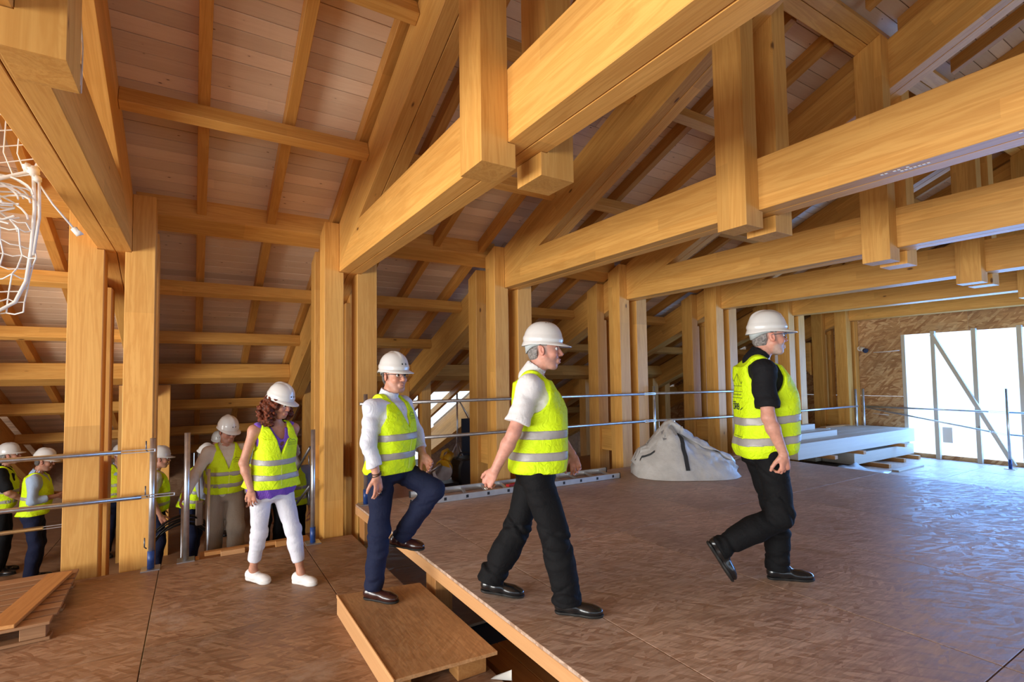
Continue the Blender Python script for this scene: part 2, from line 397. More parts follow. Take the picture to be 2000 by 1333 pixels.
wl_ = empty('light_block_left', (-7.8, 10, 0), 'unseen board wall added to block daylight at the low left end', 'wall', kind='structure')  # out of view, added to keep daylight off the dark low back
for k in range(6):
    y0 = 6.4 + k * 1.3; V = [(-7.8, y0 + .002, Z_LOW), (-7.8, y0 + 1.298, Z_LOW), (-7.8, y0 + 1.298, zup(y0 + 1.3) + .18), (-7.8, y0 + .002, zup(y0) + .18)]
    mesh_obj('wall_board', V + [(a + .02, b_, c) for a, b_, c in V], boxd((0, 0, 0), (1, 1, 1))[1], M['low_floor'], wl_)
# ---- trusses
for i, x in enumerate(TX):
    t = empty('roof_truss', (x, 0, 3.0), 'double-ply honey coloured timber roof truss: ' + TNAME[i], 'truss', 'parallel roof trusses')
    for k in range(2):
        xa = x + k * (PLY + 0.005); xb = xa + PLY
        prism('tie_beam', [(5.985, 3.01), (5.056, 3.41), (-5.056, 3.41), (-5.985, 3.01)], 'x', xa, xb, M['glulam'], t)
        prism('rafter', [(YEND, zlo(YEND)), (YEND, zup(YEND)), (0.0, zup(0)), (0.0, zlo(0))], 'x', xa, xb, M['glulam'], t, grain=(0, -0.9186, 0.3950))
        if k == 0: prism('rafter', [(-7.5, zlo(7.5)), (-7.5, zup(7.5)), (-0.003, zup(0)), (-0.003, zlo(0))], 'x', xa, x + CW, M['glulam'], t, grain=(0, 0.9186, 0.3950))
    # queen posts in pairs, notched over the tie beam
    hr = .14 if i == 1 else .185
    for s in (0, 1):
        c0, c1 = 3.006, 3.414
        if s == 0: P = [(x - .165, 2.875), (x + .045, 2.875), (x + .045, c0), (x - .002, c0), (x - .002, c1), (x + .0, c1), (x, 9), (x - .165, 9)]
        else: P = [(x + CW + hr, 2.875), (x + CW - .045, 2.875), (x + CW - .045, c0), (x + CW + .002, c0), (x + CW + .002, c1), (x + CW, c1), (x + CW, 9), (x + CW + hr, 9)]
        P = [p for p in P if abs(p[1] - c1) > 1e-6 or True]
        n = len(P); V = []
        for y in (2.205, 2.445):
            for (px, pz) in P: V.append((px, y, zup(y) - 0.002 if pz > 8 else pz))
        F = [list(range(n)), list(range(2 * n - 1, n - 1, -1))] + [[a, (a + 1) % n, n + (a + 1) % n, n + a] for a in range(n)]
        c = Vector((x, 2.3, 3.9))
        mesh_obj('queen_post', V, F, M['glulam'], t, frame_of(c - Vector((0, 0, 1)), c + Vector((0, 0, 1))), bevel=0.003)

# ---- posts: inner double row, outer row
def post(name, x0, x1, notch, y0, y1, zseat, zb, label, side, ztop=None):
    """notch: how far the foot stands out under the truss; side 0 left of the truss, 1 right"""
    if side == 0: P = [(x0, zb), (x1 + notch, zb), (x1 + notch, zseat), (x1 - .002, zseat), (x1 - .002, 9), (x0, 9)]
    else: P = [(x1, zb), (x0 - notch, zb), (x0 - notch, zseat), (x0 + .002, zseat), (x0 + .002, 9), (x1, 9)]
    V = []; n = len(P)
    for y in (y0, y1):
        for (px, pz) in P: V.append((px, y, (ztop if ztop else zup(y)) - 0.002 if pz > 8 else pz))
    F = [list(range(n)), list(range(2 * n - 1, n - 1, -1))] + [[a, (a + 1) % n, n + (a + 1) % n, n + a] for a in range(n)]
    c = Vector(((x0 + x1) / 2, (y0 + y1) / 2, 1.0))
    o = mesh_obj(name, V, F, M['glulam'], None, frame_of(c - Vector((0, 0, 1)), c + Vector((0, 0, 1))), bevel=0.004)
    return tag(o, label, 'post', 'timber posts under the trusses')
for i, x in enumerate(TX):
    if i == 0: continue
    wl = 0.21 if i == 1 else 0.165
    wr = 0.185 if i != 1 else 0.19
    zb = Z_LOW + .001
    for s, sn in ((0, 'left'), (1, 'right')):
        if i == len(TX) - 1 and s == 1: wr = .125
        a, b_ = (x - wl, x) if s == 0 else (x + CW, x + CW + wr)
        post('timber_post', a, b_, 0.05, 5.85, 6.10, 3.006, zb, 'front post under the %s side of the %s' % (sn, TSHORT[i]), s)
        o = post('timber_post', a, b_, 0.05, 6.38, 6.62, zlo(6.62) - .004, zb, 'rear post behind the front one, %s side of the %s' % (sn, TSHORT[i]), s)
        for za in (0.55, ):
            bx = (a + .05, b_) if s == 0 else (a, b_ - .05)
            boxo('spacer_block', (bx[0], 6.103, za), (bx[1], 6.377, za + .42), M['glulam'], o, grain='y')
        if i == len(TX) - 1 and s == 1: continue
        oa, ob = (x - .20, x - .004) if s == 0 else (x + CW + .004, x + CW + .20)
        post('timber_post', oa, ob, 0.0, 9.47, 9.70, 1.0, zb, 'short outer post by the eave, %s of the %s' % (sn, TSHORT[i]), s, ztop=1.715)

# ---- purlins between the trusses (square to the roof slope), one per bay
RN = Vector((0, -0.3950, -0.9186)); RT = Vector((0, 0.9186, -0.3950))     # down from the roof, down the slope
def purlin(x0, x1, y, off, w, h, label, nm='purlin'):
    T = Vector((0, y, zup(y) + off))
    c = T + RN * (h / 2) + RT * (w / 2)
    o = timber(nm, (x0, c.y, c.z), (x1, c.y, c.z), w, h, M['glulam'], None, up=-RN)
    return tag(o, label, 'purlin', 'purlins running along the roof')
rows = [(3.456, 0.02, .10, .15, 'slim purlin second from the ridge side'), (4.727, 0.0, .10, .15, 'slim purlin just above the front posts'),
        (7.19, 0.0, .115, .15, 'slim purlin just below the rear posts'), (8.40, 0.0, .10, .15, 'slim purlin halfway down the low roof'),
        (9.40, 0.0, .245, .25, 'thick purlin over the outer posts'), (10.83, 0.0, .10, .17, 'slim purlin beyond the outer posts'), (12.2, 0.0, .10, .17, 'lowest slim purlin near the eave'), (13.4, 0.0, .10, .17, 'eave purlin')]
BAY = ['in the leftmost bay', 'in the bay left of the middle truss', 'in the bay right of the middle truss', 'in the bay before the fourth truss', 'in the bay before the fifth truss', 'in the bay before the sixth truss', 'in the bay by the board wall']
for i in range(len(TX) - 1):
    x0, x1 = TX[i] + CW + .002, TX[i + 1] - .002
    for (y, off, w, h, nm) in rows:
        if i == 3 and y > 10: continue            # the roof is still open here
        purlin(x0, x1, y, off, w, h, nm + ' ' + BAY[i])
    # wall plate beam behind the front posts
    o = prism('purlin', [(6.105, 3.48), (6.105, 3.692), (6.365, 3.58), (6.365, 3.38)], 'x', x0 - .0, x1, M['glulam'], None, grain=(1, 0, 0))
    tag(o, 'thick purlin carried by the front posts ' + BAY[i], 'purlin', 'purlins running along the roof')
    r = empty('purlin', ((x0 + x1) / 2, 2.3, zup(2.3)), 'double flat purlin on the queen posts ' + BAY[i], 'purlin', 'purlins running along the roof')
    for k in range(2):
        T = Vector((0, 2.20 + k * .128 * .9186, 0)); T.z = zup(T.y)
        c = T - RN * .07 + RT * .063
        timber('purlin_ply', (x0 - .128, c.y, c.z), (x1 + .128, c.y, c.z), .124, .138, M['glulam'], r, up=-RN)

# ---- jack rafters over the purlins and boards above them
JB, JT = 0.06, 0.215
xj = -5.42
n = 0
LENS = []
while xj < 13.4:
    LENS.append(xj); xj += 0.682
for k, xj in enumerate(LENS):
    near = min(range(len(TX)), key=lambda q: abs(TX[q] + .13 - xj))
    for ya, yb, nm in ((YEND, 6.368, 'long lower jack rafter towards the eave'), (6.102, 2.48, 'middle jack rafter above the front posts')):
        o = prism('jack_rafter', [(ya, zup(ya) + JB), (ya, zup(ya) + JT), (yb, zup(yb) + JT), (yb, zup(yb) + JB)], 'x', xj - .045, xj + .045, M['jack'], None, grain=(0, -0.9186, 0.3950), bevel=0.003)
        tag(o, '%s, %s counted from the left' % (nm, ORD[k] if k < 12 else str(k + 1) + 'th'), 'rafter', 'jack rafters under the boards')
    o = prism('jack_rafter', [(2.16, zup(2.16) + JB), (2.16, zup(2.16) + JT), (0.0, zup(0) + JT), (0, zup(0) + JB)], 'x', xj - .045, xj + .045, M['jack'], None, grain=(0, -0.9186, 0.3950), bevel=0.003)
    tag(o, 'short upper jack rafter by the ridge, %s counted from the left' % (ORD[k] if k < 12 else str(k + 1) + 'th'), 'rafter', 'short jack rafters by the ridge')

cl = empty('ceiling', (0, 0, 6), 'pale knotty roof boards seen from below', 'ceiling', kind='structure')
PW = 0.14
nrow = int(YEND * 1.0885 / PW)
def plank(xa, xb, s):
    yc = (s + PW / 2) * 0.9186
    c = Vector((0, yc, zup(yc) + JT)) - RN * .0125
    d = random.uniform(-.0015, .0015)
    timber('roof_plank', (xa + .002, c.y, c.z + d), (xb - .002, c.y, c.z + d), PW - .0045, .022, M['board'], cl, up=-RN, bev=0.003)
for r_ in range(nrow):
    s = r_ * PW; y = s * .9186
    j = [-0.67, 1.55, -0.67, 3.81][r_ % 4]
    if 11.25 < y < 13.9:
        for a, b_ in ((-7.6, j), (j, 4.38), (6.15, 13.6)): plank(a, b_, s)
    else:
        plank(-7.6, j, s); plank(j, 13.6, s)
# the roof skin over the boards and the other roof slope
for xa, xb, ya, yb in ((-8, 14.2, 0.0, 11.2), (-8, 4.38, 11.2, 14.2), (6.15, 14.2, 11.2, 13.9)):
    Vs = [(x, y, zup(y) + JT + .03 + k) for k in (0, .06) for x, y in ((xa, ya), (xb, ya), (xb, yb), (xa, yb))]
    mesh_obj('roof_skin', Vs, boxd((0, 0, 0), (1, 1, 1))[1], M['roof_outer'], cl)
V = [(-8, 0.0, zup(0) + .26), (14.2, 0.0, zup(0) + .26), (14.2, -8.6, zup(8.6) + .24), (-8, -8.6, zup(8.6) + .24)]
mesh_obj('ceiling', V + [(a, b_, c + .05) for a, b_, c in V], boxd((0, 0, 0), (1, 1, 1))[1], M['roof_outer'], None, tagd=('other roof slope above the camera', 'ceiling', None, 'structure'))

# ---- right gable wall of particle board with the big glazed opening
wr = empty('wall_right', (XG, 3, 0), 'gable wall of coarse particle board around the big window', 'wall', kind='structure')
def wpan(y0, y1, z0, z1, t=0.02):
    V = [(XG, y0 + .002, z0 + .002), (XG, y1 - .002, z0 + .002), (XG, y1 - .002, z1 - .002), (XG, y0 + .002, z1 - .002)]
    V2 = [(XG + t, b_, c) for a, b_, c in V]
    c = Vector((XG, (y0 + y1) / 2, (z0 + z1) / 2))
    mesh_obj('wall_panel', V + V2, boxd((0, 0, 0), (1, 1, 1))[1], M['osb_wall'], wr, frame_of(c - Vector((0, .5, 0)), c + Vector((0, .5, 0)), up=(1, 0, 0)))
WY0, WY1, WZ0, WZ1 = -4.2, 5.02, 0.03, 2.62
for y0, y1 in ((5.02, 6.2), (6.2, 7.45), (7.45, 8.7), (8.7, 9.95), (9.95, 10.9), (10.9, 11.25), (11.25, 12.6)):
    for z0, z1 in ((-1.2, 1.25), (1.25, 3.7), (3.7, 4.6)):
        if z0 > zup(y0) + .2: continue
        if y0 > 11: z0 = .30 if z0 < 0 else z0      # a gap under the panel lets the daylight in
        if z0 > z1 - .1 or z0 > zup((y0 + y1) / 2) + .25: continue
        wpan(y0, y1, z0, min(z1, zup((y0 + y1) / 2) + .3))
for y0, y1 in ((-8, -6.75), (-6.75, -5.5), (-5.5, -4.2)):
    for z0, z1 in ((-.3, 2.5), (2.5, 5.0)): wpan(y0, y1, z0, z1)
for k in range(8):
    y0 = WY0 + k * 1.1525; y1 = y0 + 1.1525
    wpan(y0, y1, WZ1, WZ1 + 1.22); wpan(y0, y1, WZ1 + 1.22, WZ1 + 3.9)
    wpan(y0, y1, -.3, WZ0)
wi = empty('window_1', (XG, 0.4, 0.03), 'wide bright window opening with pale mullions in the board wall', 'window', kind='structure')
for y in (4.43, 3.775, 3.12, 2.465, 1.81, 1.155, 0.5, -.155, -.81, -1.465, -2.12, -2.775, -3.43):
    boxo('mullion', (XG - .095, y - .036, -0.06), (XG - .003, y + .036, WZ1 + .04), M['pale_lumber'], wi, grain='z')
boxo('mullion', (XG + .002, WY1 - .07, WZ0), (XG + .02, WY1, WZ1), M['pale_lumber'], wi, grain='z')
m_g, nt, b = new_mat('window glass'); b.inputs['Base Color'].default_value = (1, 1, 1, 1); b.inputs['Roughness'].default_value = 0.0
nt.nodes.remove(b); tr = N(nt, 'ShaderNodeBsdfTransparent'); tr.inputs[0].default_value = (0.93, 0.95, 0.97, 1); gl = N(nt, 'ShaderNodeBsdfGlossy'); gl.inputs['Roughness'].default_value = 0.02
mx = N(nt, 'ShaderNodeMixShader'); mx.inputs[0].default_value = 0.04; L(nt, tr.outputs[0], mx.inputs[1]); L(nt, gl.outputs[0], mx.inputs[2]); L(nt, mx.outputs[0], nt.nodes['Material Output'].inputs[0])
ye = [5.02, 4.43, 3.775, 3.12, 2.465, 1.81, 1.155, 0.5, -.155, -.81, -1.465, -2.12, -2.775, -3.43, -4.2]
for k in range(len(ye) - 1):
    mesh_obj('pane', *boxd((XG + .035, ye[k + 1] + .004, WZ0 + .004), (XG + .041, ye[k] - .004, WZ1 - .004)), m_g, wi)
o = timber('diagonal_brace', (XG - .135, 4.42, 2.58), (XG - .135, 3.27, -0.03), .07, .07, M['pale_lumber'], None)
tag(o, 'pale slanting brace leaning across the window mullions', 'brace')

# far eave wall
we = empty('wall_back', (0, YEND, 0), 'dark eave wall at the low back of the roof', 'wall', kind='structure')
for k in range(11):
    x0 = -8 + k * 2.0
    if 4.2 < x0 + 1 < 6.2: continue
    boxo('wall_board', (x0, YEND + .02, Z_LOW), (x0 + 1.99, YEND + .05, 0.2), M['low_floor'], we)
# ================================================================== things on the floors
# ---- step in front of the deck
st = empty('step', (1.25, 3.2, 0), 'low particle board step in front of the raised deck', 'step')
P4 = [(.943, 3.91), (1.557, 3.80), (1.56, 2.615), (.944, 2.66)]
prism('step_top', [(a, b_) for a, b_ in P4], 'z', 0.118, 0.14, M['osb_step'], st, grain=(0, 1, 0), bevel=0.002)
prism('side_board', [(.934, 3.905), (.954, 3.90), (.954, 2.67), (.934, 2.665)], 'z', 0.001, 0.1175, M['ply'], st, grain=(0, 1, 0), bevel=0.002)
prism('top_edge_strip', [(.931, 3.91), (.9405, 3.91), (.9405, 2.655), (.931, 2.655)], 'z', 0.12, 0.146, M['ply'], st, grain=(0, 1, 0), bevel=0.002)
boxo('foot_block', (1.33, 2.68, 0.001), (1.52, 2.80, 0.117), M['batten'], st, grain='y')
boxo('foot_block', (1.33, 3.55, 0.001), (1.52, 3.70, 0.117), M['batten'], st, grain='y')
boxo('foot_block', (0.96, 2.72, 0.001), (1.06, 2.84, 0.117), M['batten'], st, grain='y')
tag(tube('nail_bar', [(1.05, 2.58, .012), (1.28, 2.55, .03), (1.46, 2.52, .012)], .009, M['dark_steel']), 'dark thin steel bar lying by the near end of the step', 'bar')
o = mesh_obj('paper_scrap', [(1.50, 2.60, .004), (1.60, 2.52, .004), (1.565, 2.47, .10), (1.49, 2.53, .06), (1.55, 2.45, .003)], [(0, 1, 2, 3), (1, 4, 2)], M['paper'])
tag(o, 'crumpled pale paper scrap beside the near end of the step', 'paper')

# ---- pallet with a plank
pa = empty('pallet', (-1.3, 5.1, 0), 'weathered slatted pallet at the left edge of the walkway', 'pallet')
E0, E1 = Vector((-0.86, 5.72, 0)), Vector((-0.815, 4.56, 0)); ax = (E1 - E0)
lx = Vector((-1, -0.035, 0)).normalized()
for k in range(9):
    c = E0 + ax * ((k + .5) / 9); w = ax.length / 9 - .028
    ln = 1.2 if k else 1.2
    a = c + Vector((0, 0, .119)); b_ = c + lx * ln + Vector((0, 0, .119))
    if k == 8: a = a + lx * .02
    timber('slat', a, b_, w if k not in (0, 8) else w + .02, .020, M['pallet'], pa)
for u in (0.02, 0.5, 1.0):
    for kk in (0.06, .5, .94):
        c = E0 + ax * kk + lx * (0.09 + u * 1.0)
        timber('block', c + Vector((-.07, 0, .066)), c + Vector((.07, 0, .066)), .09, .082, M['pallet'], pa)
for kk in (.06, .5, .94):
    c = E0 + ax * kk
    timber('skid', c + lx * .02 + Vector((0, 0, .0125)), c + lx * 1.18 + Vector((0, 0, .0125)), .10, .022, M['pallet'], pa)
o = timber('plank', (-0.965, 5.60, .1425), (-1.10, 4.57, .1425), .17, .026, M['batten'], None)
tag(o, 'reddish plank laid across the slats of the pallet', 'plank')

# ---- guard rails
def gpost(x, y, z0, z1, label, blue=True, pins=(), r=.024):
    p = empty('rail_post', (x, y, z0), label, 'post', 'guard rail posts')
    tube('pole', [(x, y, z0 + .012), (x, y, z1)], r, M['steel'], p, seg=14)
    mesh_obj('base_plate', *boxd((x - .075, y - .075, z0 + .001), (x + .075, y + .075, z0 + .011)), M['steel'], p)
    if blue: tube('blue_sleeve', [(x, y, z0 + .0115), (x, y, z0 + .17)], r + .005, M['blue'], p, seg=14)
    for z in pins:
        tube('hook_pin', [(x - .035, y - .012, z - .02), (x - .05, y - .03, z), (x - .05, y - .03, z + .085)], .006, M['dark_steel'], p, seg=6)
    return p
gpost(-.341, 5.775, 0.0, 1.225, 'steel post with blue foot by the left rails, in front of the wide post', pins=(1.12, .70, .22))
gpost(-.06, 5.86, 0.0, 1.25, 'bare steel post at the left side of the stair head', blue=False, r=.026)
gpost(1.115, 5.74, 0.0, 1.22, 'steel post with blue foot beside the middle truss posts', pins=(.86, .48))
gpost(1.70, 5.76, 0.33, 1.59, 'steel post with blue foot on the far left corner of the deck')
gpost(6.50, 5.78, 0.33, 1.60, 'thin steel post on the deck behind the white bag', r=.02)
gpost(13.2, 3.26, -.06, 1.45, 'steel post with blue foot in front of the window', r=.022)
gpost(13.02, 5.70, -.06, 1.42, 'left one of two steel posts in the corner by the board wall', r=.024, blue=False)
gpost(13.28, 5.66, -.06, 1.42, 'right one of two steel posts in the corner by the board wall', r=.024, blue=False)
for x, y, z1, nm in ((-.10, 6.35, .42, 'short thin steel tube left of the stair'), (.14, 6.35, .80, 'thin steel tube right of the bare post at the stair')):
    tag(tube('steel_tube', [(x, y, Z_LOW), (x, y, z1)], .016, M['steel']), nm, 'tube', 'thin tubes at the stair')
def rail(p0, p1, label, r=.021, flat=0.22, g='guard rails'):
    p0, p1 = Vector(p0), Vector(p1); d = (p1 - p0); L_ = d.length; d.normalize()
    o = empty('guard_rail', p0, label, 'rail', g)
    tube('rail_tube', [p0, p1 - d * flat], r, M['steel'], o, seg=12)
    fr = frame_of(p1 - d * flat, p1)
    for s in (-1, 1):
        timber('slotted_end', p1 - d * (flat + .03) + Vector((0, 0, s * .012)), p1 + d * .04 + Vector((0, 0, s * .012)), .016, .007, M['steel'], o, bev=.001)
    timber('slotted_end', p1 + d * .035, p1 + d * .045, .016, .030, M['steel'], o, bev=.001)
rail((-3.2, 5.73, 1.108), (-.36, 5.73, 1.116), 'upper galvanised rail at the left edge in front of the posts')
rail((-3.2, 5.73, .700), (-.20, 5.73, .688), 'middle galvanised rail at the left edge in front of the posts')
rail((-3.2, 6.70, .275), (-1.08, 6.70, .31), 'low rail behind the left posts')
rail((1.62, 5.72, 1.480), (6.42, 5.72, 1.478), 'upper rail along the far edge of the deck behind the three men')
rail((1.70, 5.72, 1.045), (6.42, 5.72, 1.042), 'lower rail along the far edge of the deck behind the three men')
rail((6.40, 5.735, 1.482), (10.0, 5.735, 1.462), 'upper rail behind the man in the black shirt')
rail((6.40, 5.735, 1.040), (10.0, 5.735, .982), 'lower rail behind the man in the black shirt')
rail((9.6, 5.66, 1.02), (12.98, 5.66, 1.03), 'rail ending at the corner posts by the board wall')
rail((13.20, 5.60, 1.02), (13.22, 3.30, 1.0), 'upper rail crossing in front of the window', r=.018)
rail((13.20, 5.60, 1.00), (13.22, 3.30, .58), 'slanting lower rail crossing in front of the window', r=.016)
rail((13.24, 3.26, 1.0), (13.26, 0.6, .98), 'upper rail continuing to the right in front of the window', r=.018)
rail((13.24, 3.26, .58), (13.26, 0.6, .52), 'lower rail continuing to the right in front of the window', r=.016)
for z, z2, nm in ((.80, 1.02, 'upper'), (.42, .60, 'lower')):
    tag(tube('stair_rail', [(1.06, 6.7, z - .25), (1.10, 5.82, z2)], .015, M['dark_steel']), nm + ' dark stair rail clipped to the post beside the middle truss', 'rail', 'stair rails')

# ---- stair down to the hall, ends behind the floor edge
sr = empty('stair', (.5, 6.5, Z_LOW), 'rough wooden stair down between the posts', 'stair')
for k in range(5):
    z = -.03 - k * .185; y = 5.86 + k * .31
    boxo('tread', (.06, y, z - .04), (1.14, y + .32, z), M['batten'], sr)
for x in (.02, 1.145):
    prism('stringer', [(5.84, .0), (5.84, -.18), (7.2, Z_LOW + .01), (7.5, Z_LOW + .01), (7.5, Z_LOW + .1), (5.95, 0.0)], 'x', x, x + .035, M['batten'], sr)
boxo('nosing', (.10, 5.845, .012), (.95, 5.91, .05), M['batten'], sr)
boxo('nosing_block', (.24, 5.79, .0015), (.46, 5.842, .05), M['ply'], sr)
boxo('nosing_block', (.75, 5.79, .0015), (.95, 5.842, .06), M['batten'], sr)

# ---- ladder lying on the deck
ld = empty('ladder', (3.7, 5.5, .33), 'aluminium ladder lying along the far edge of the deck', 'ladder')
def q(u, v): # u along the ladder, v across
    a = Vector((2.10, 5.36, 0)).lerp(Vector((5.17, 5.26, 0)), u); b_ = Vector((2.25, 5.78, 0)).lerp(Vector((5.31, 5.68, 0)), u)
    return a.lerp(b_, v)
up3 = Vector((0, 0, .368))
timber('ladder_rail', q(0, 0) + up3, q(1, 0) + up3, .026, .07, M['alu'], ld, bev=.002)
timber('ladder_rail', q(0, 1) + up3, q(1, 1) + up3, .026, .07, M['alu'], ld, bev=.002)
for k in range(11):
    u = .04 + k * .092
    timber('rung', q(u, .04) + up3, q(u, .96) + up3, .03, .028, M['alu'], ld, bev=.002)
    mesh_obj('rung_plug', *boxd(q(u, 0) + Vector((-.016, -.0165, .352)), q(u, 0) + Vector((.016, -.0135, .386))), M['black'], ld)
for u in (0, 1):
    for v in (0, 1): timber('end_cap', q(u, v) + up3 + Vector((-.012 if u == 0 else .0, 0, 0)), q(u, v) + up3 + Vector((.0 if u == 0 else .012, 0, 0)), .032, .078, M['black'], ld, bev=.002)
o = timber('level_tool', (3.42, 5.44, .395), (3.70, 5.52, .395), .055, .03, M['red'], None); tag(o, 'small red tool lying between the rungs of the ladder', 'tool')

# ---- white bulk bag
from mathutils import noise as mnoise
def bulk_bag():
    b = empty('bulk_bag', (6.2, 5.0, .33), 'slumped white woven bulk bag with dark straps on the deck', 'bag')
    # footprint and silhouette in the plane facing the viewer: r along camera-right, d away
    rx, ry = Vector((.862, -.507, 0)), Vector((.507, .862, 0))
    c0 = Vector((6.02, 4.97, .33))
    W0, W1 = -.62, .84
    nu, nv = 80, 44
    V = []; F = []
    rnd = random.Random(5)
    def top(s):     # height profile along camera-right
        pts = [(-.62, .20), (-.55, .36), (-.42, .42), (-.28, .60), (-.18, .72), (-.10, .75), (.02, .66), (.2, .52), (.42, .37), (.6, .28), (.72, .22), (.84, .06)]
        for (a, ha), (b2, hb) in zip(pts, pts[1:]):
            if a <= s <= b2: return ha + (hb - ha) * (s - a) / (b2 - a)
        return pts[-1][1] if s > 0 else pts[0][1]
    def dep(s): return .46 * (1 - ((s - .1) / .78) ** 4 * .75)
    for i in range(nu + 1):
        s = W0 + (W1 - W0) * i / nu; h = top(s); d = max(.06, dep(s))
        for j in range(nv + 1):
            a = math.pi * j / nv          # from the near foot over the top to the far foot
            ca, sa = math.cos(a), math.sin(a)
            prof = (abs(sa) ** .62)
            yy = -d * ca * (1 - .55 * prof * .9) + .10 * prof
            zz = h * prof
            fold = .026 * abs(math.sin(5 * s + 3.5 * a)) + .022 * abs(math.sin(9 * s - 4 * a + 1)) - .03 + .014 * abs(math.sin(13 * a + 6 * s)) + .010 * math.sin(31 * s + 11 * a)
            bulge = .05 * math.sin(a) * (1 if ca > 0 else .3) 
            q_ = Vector((s * 3.2, a * 1.5, 7.3)); rg = 0
            for o_, am in ((1, .040), (2.3, .022), (4.9, .010)): rg += am * (1 - 2.2 * abs(mnoise.noise(q_ * o_)))
            fold = fold * .5 + rg * max(.15, sa)
            p = c0 + rx * (s + fold * .6) + ry * (yy - fold * sa - bulge) + Vector((0, 0, max(.004, zz + fold * sa * .8)))
            V.append(p)
    for i in range(nu):
        for j in range(nv):
            a = i * (nv + 1) + j; F.append((a, a + 1, a + nv + 2, a + nv + 1))
    F.append(tuple(range(nv, -1, -1))); F.append(tuple(nu * (nv + 1) + k for k in range(nv + 1)))
    mesh_obj('bag_body', V, F, M['bag'], b, Matrix.Translation(c0), sm=True)
    def onto(s, a):
        i = min(nu - 1, max(0, int((s - W0) / (W1 - W0) * nu))); j = min(nv, max(0, int(a / math.pi * nv)))
        return Vector(V[i * (nv + 1) + j])
    def strap(name, pts, w, side):
        L0, F2 = [], []
        for k, p in enumerate(pts):
            L0 += [p - side * w, p + side * w]
        for k in range(len(pts) - 1): F2.append((2 * k, 2 * k + 1, 2 * k + 3, 2 * k + 2))
        o = mesh_obj(name, L0, F2, M['strap'], b); md = o.modifiers.new('t', 'SOLIDIFY'); md.thickness = .004; return o
    out = -ry * .016
    strap('strap', [onto(-.02 + .03 * t, math.pi * (.30 - .26 * t)) + out + Vector((0, 0, 0)) for t in np.linspace(0, 1, 9)], .028, rx)
    strap('strap', [onto(-.58 + .2 * t, math.pi * (.24)) + out * 1.5 for t in np.linspace(0, 1, 5)], .014, Vector((0, 0, 1)))
    e = c0 + rx * .80 - ry * .06
    strap('strap', [e + Vector((0, 0, .09)), e - rx * .08 - ry * .05 + Vector((0, 0, .055)), e - rx * .17 - ry * .12 + Vector((0, 0, .025)), e - rx * .30 - ry * .20 + Vector((0, 0, .008))], .022, (ry * .6 + Vector((0, 0, .5))).normalized())
    # clear sleeve folded over the right side
    Vp, Fp = [], []
    for i in range(14):
        s = .05 + .74 * i / 13
        for j in range(7):
            a = math.pi * (.34 + .22 * j / 6)
            p = onto(s, a) + Vector((0, 0, .022 + .016 * math.sin(i * .9 + j))) - ry * .012
            Vp.append(p)
    for i in range(13):
        for j in range(6): a = i * 7 + j; Fp.append((a, a + 1, a + 8, a + 7))
    o = mesh_obj('bag_sleeve', Vp, Fp, M['bag_clear'], b, sm=True); md = o.modifiers.new('t', 'SOLIDIFY'); md.thickness = .003
    # printed window flap near the top
    Vp = [onto(s, math.pi * a) - ry * .02 + Vector((0, 0, .006)) for s, a in ((-.24, .40), (-.08, .40), (-.04, .27), (-.26, .27))]
    mesh_obj('bag_flap', Vp + [v - ry * .004 for v in Vp], boxd((0, 0, 0), (1, 1, 1))[1], plain('grey flap', (.30, .29, .29), .6, bump=.3, bscale=20), b)
bulk_bag()
for k, (x, y, z, a, w, nm) in enumerate(((7.95, 5.35, .35, .3, .5, 'lower short board beside the white bag'), (7.9, 5.32, .39, -.2, .3, 'short block on top of the boards beside the white bag'), (7.55, 5.62, .349, .1, .7, 'longer board behind the white bag'))):
    d = Vector((math.cos(a), math.sin(a), 0)) * w / 2
    tag(timber('offcut', Vector((x, y, z)) - d, Vector((x, y, z)) + d, .10, .036, M['batten']), nm, 'board', 'wood offcuts on the deck')

# ---- timber stack by the window
zf = -.06
for k, x in enumerate((11.55, 12.55, 13.25)):
    tag(boxo('bearer', (x - .05, 4.70 - (.18 if k == 0 else .05), zf), (x + .05, 6.05, zf + .075), M['batten'], None, grain='y'), 'short bearer under the pale timber stack, %s from the front' % ORD[k], 'block', 'bearers under the timber stack')
for k in range(2):
    tag(boxo('stacked_beam', (10.90 - k * .2, 4.84 + k * .60, zf + .076), (13.52, 5.42 + k * .60, zf + .295), M['pale_lumber']), ('front' if k == 0 else 'rear') + ' beam in the lower layer of the pale timber stack', 'beam', 'pale stacked beams')
for k, x in enumerate((9.9, 10.95, 12.7)):
    z0 = zf + .296
    tag(boxo('spacer', (x - .05, 4.68, z0), (x + .05, 6.05, z0 + .065), M['batten'], None, grain='y'), 'brown spacer stick between the two layers of the timber stack, %s from the left' % ORD[k], 'block', 'spacers in the timber stack')
z0 = zf + .362
for k in range(4):
    tag(boxo('stacked_beam', (8.85 + .03 * k, 4.78 + k * .305, z0), (13.42 - (.0 if k else 0), 5.083 + k * .305, z0 + .27), M['pale_lumber']), '%s wide beam of the upper layer of the timber stack, counted from the front' % ORD[k], 'beam', 'pale stacked beams')
z1 = z0 + .271
tag(boxo('stacked_beam', (8.7, 5.05, z1), (10.75, 5.20, z1 + .11), M['pale_lumber']), 'front one of three thin beams on top of the timber stack', 'beam', 'pale stacked beams')
tag(boxo('stacked_beam', (8.6, 5.24, z1), (10.9, 5.40, z1 + .11), M['pale_lumber']), 'middle one of three thin beams on top of the timber stack', 'beam', 'pale stacked beams')
tag(boxo('stacked_beam', (8.5, 5.30, z1 + .112), (10.45, 5.42, z1 + .222), M['pale_lumber']), 'topmost thin beam of the timber stack', 'beam', 'pale stacked beams')
